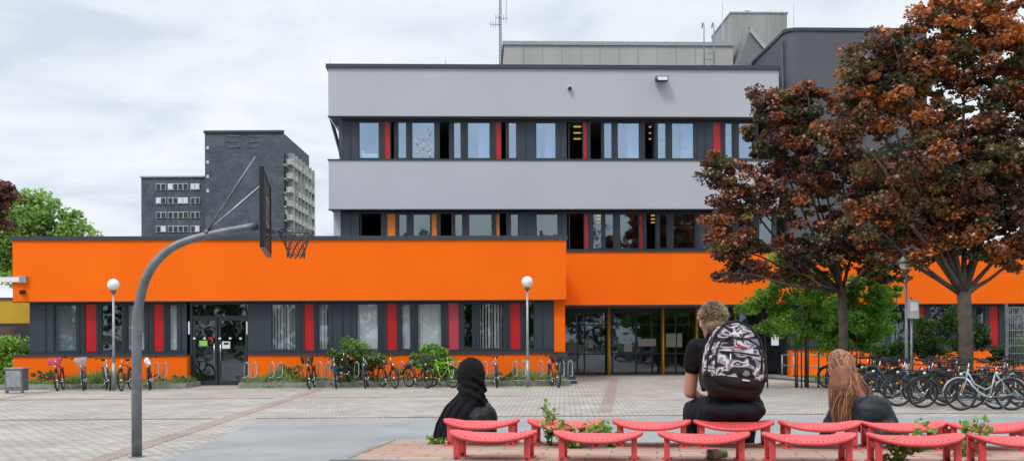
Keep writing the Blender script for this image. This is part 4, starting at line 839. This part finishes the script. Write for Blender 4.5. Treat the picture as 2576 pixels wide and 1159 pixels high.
for s_ in (-1,1): limb(b,[(2.38+.09*s_,6.5,.62),(2.32+.1*s_,6.92,.62),(2.3+.1*s_,7.08,.12)],[.09,.07,.045]); limb(b,[(2.3+.1*s_,7.1,.07),(2.28+.1*s_,7.26,.05)],[.045,.04])
remesh(b,'trousers_and_shoes',g,BLK2,.014,3)
b=MB(); hand(b,(2.38,6.78,.80),(-.5,.5,-.3),(.5,.5,0)); hand(b,(2.18,6.85,.82),(.4,.6,-.3),(.5,-.5,0)); remesh(b,'hands',g,SKIN,.005,2)
HA=mat('auburn_hair',(.26,.10,.048),.5,noise=.35,nscale=20); HA2=mat('auburn_hair_light',(.56,.27,.14),.45); HA3=mat('auburn_hair_dark',(.11,.04,.022),.5)
b=MB(); b.ell(hc+HR@V((0,-.015,.015)),(.080,.098,.102),WHITE,18,12,R=HR)
limb(b,[hc+V((.0,-.05,-.02)),hc+V((-.01,-.085,-.12)),hc+V((.0,-.10,-.22)),hc+V((-.005,-.09,-.34))],[.070,.062,.048,.020])
limb(b,[hc+V((.02,-.05,-.04)),hc+V((.055,-.10,-.14)),hc+V((.105,-.13,-.20)),hc+V((.14,-.14,-.24))],[.055,.045,.03,.010])
limb(b,[hc+V((-.03,-.03,-.02)),hc+V((-.055,-.02,-.12)),hc+V((-.055,.0,-.24)),hc+V((-.045,.0,-.38))],[.05,.038,.028,.012])
remesh(b,'hair_mass',g,HA,.008,2)
m=MB()
for i in range(1500):
    a=random.uniform(-1.9,1.9); el=random.uniform(.2,1.45); d0=V((math.sin(a)*math.cos(el),-math.cos(a)*math.cos(el)*1.0,math.sin(el)))
    d0=V((d0.x*.084,d0.y*.101,d0.z*.105)); cc=hc+HR@V((0,-.015,.015)); s0=cc+HR@V((d0.x*.25,d0.y*.25,.106)); s1=cc+HR@d0*1.02
    s2=cc+HR@V((math.sin(a)*.080,-math.cos(a)*.092,-.055)); s2.z=min(s2.z,hc.z-.02)
    sp=random.gauss(0,.014); ln=random.uniform(.16,.36); ph=random.uniform(0,6.28)
    tx_= .11*max(0,math.sin(a-.1))*random.random()
    px_=hc.x-.02; pull=.35
    s3=V((s2.x+(px_-s2.x)*.05+tx_*.5+sp*.5,s2.y-.02+random.gauss(0,.006),s2.z-ln*.38)); s3.x+=.014*math.sin(ph)
    s4=V((s3.x+(px_-s3.x)*pull*.4+tx_*.7+sp+.014*math.sin(ph+1),s3.y-.015,s3.z-ln*.34)); s5=V((s4.x+(px_-.02-s4.x)*pull+tx_*.3+sp-.012*math.sin(ph),s4.y,s4.z-ln*.3))
    m.tube([s0,s0.lerp(s1,.55)+HR@V((0,0,.010)),s1,s2,s3,s4,s5],[.0012,.0018,.0021,.0023,.0023,.0018,.0007],random.choice((HA,HA,HA2,HA2,HA3)),3,cap=False)
m.build('hair_strands',g)
# ---------------------------------------------------------------- weeds between seats, crushed can
def weed(name,u,v,d,h,n,m,w=.1,lean=(0,0)):
    e=empty(name); b=MB(); base=P(u,v,d); base.z=PZ-.02; cs=[];rs=[]
    for i in range(n):
        t_=base+V((random.gauss(lean[0],w),random.gauss(0,w*.5),h*random.uniform(.4,1))); mm=base.lerp(t_,.5)+V((random.gauss(0,.02),0,.02)); b.tube([base,mm,t_],[.003,.0025,.001],mat('green_stem',(.16,.13,.05),.7),4)
        for q_ in (.35,.55,.75,.9,1): cs.append(tuple(base.lerp(t_,q_)+V((0,0,.01)))); rs.append(.026)
    b.build('stems',e); leaves('leaves',cs,rs,6,.030,m,e,.7)
GRW=leafmat('weed_leaves',(.08,.20,.03),(.20,.40,.05),(.42,.46,.10),8,.4)
weed('wild_rose',1440,1090,5.55,.16,18,GRW,.09); weed('wild_rose',1385,1060,5.7,.27,5,GRW,.03,(-.03,0)); weed('wild_rose',1530,1090,5.6,.12,7,GRW,.05)
weed('wild_rose',2430,1090,5.1,.2,18,GRW,.09); weed('wild_rose',2250,1150,4.75,.13,6,GRW,.03); weed('wild_rose',1100,1120,5.8,.05,3,GRW,.02); weed('wild_rose',2310,1070,5.3,.14,7,GRW,.06)
m=MB(); cz=PZ+.025; cp=P(1805,1140,5.0)
m.cyl((cp.x-.055,cp.y,cz),(cp.x+.045,cp.y+.02,cz),.026,mat('can_green',(.2,.55,.15),.3,.2),.020,14); m.cyl((cp.x-.03,cp.y,cz),(cp.x+.01,cp.y+.01,cz+.002),.0265,WHITE,.0255,14); m.cyl((cp.x-.060,cp.y,cz),(cp.x-.055,cp.y,cz),.020,CHROME,.026,14)
m.build('crushed_can')
m=MB(); p=P(2015,955,38); m.cyl((p.x,36,.001),(p.x,36,.012),.5,SLATE,n=24); m.build('manhole_cover')
m=MB(); FL=mat('fallen_leaf',(.30,.22,.06),.9)
for i in range(320):
    y=random.uniform(11,33); x=random.uniform(-12,12); a=random.uniform(0,6.28); s_=random.uniform(.012,.03); m.quad((x-s_*math.cos(a),y-s_*math.sin(a),.012),(x+s_*math.sin(a),y-s_*math.cos(a),.014),(x+s_*math.cos(a),y+s_*math.sin(a),.02),(x-s_*math.sin(a),y+s_*math.cos(a),.012),FL)
m.build('fallen_leaves')
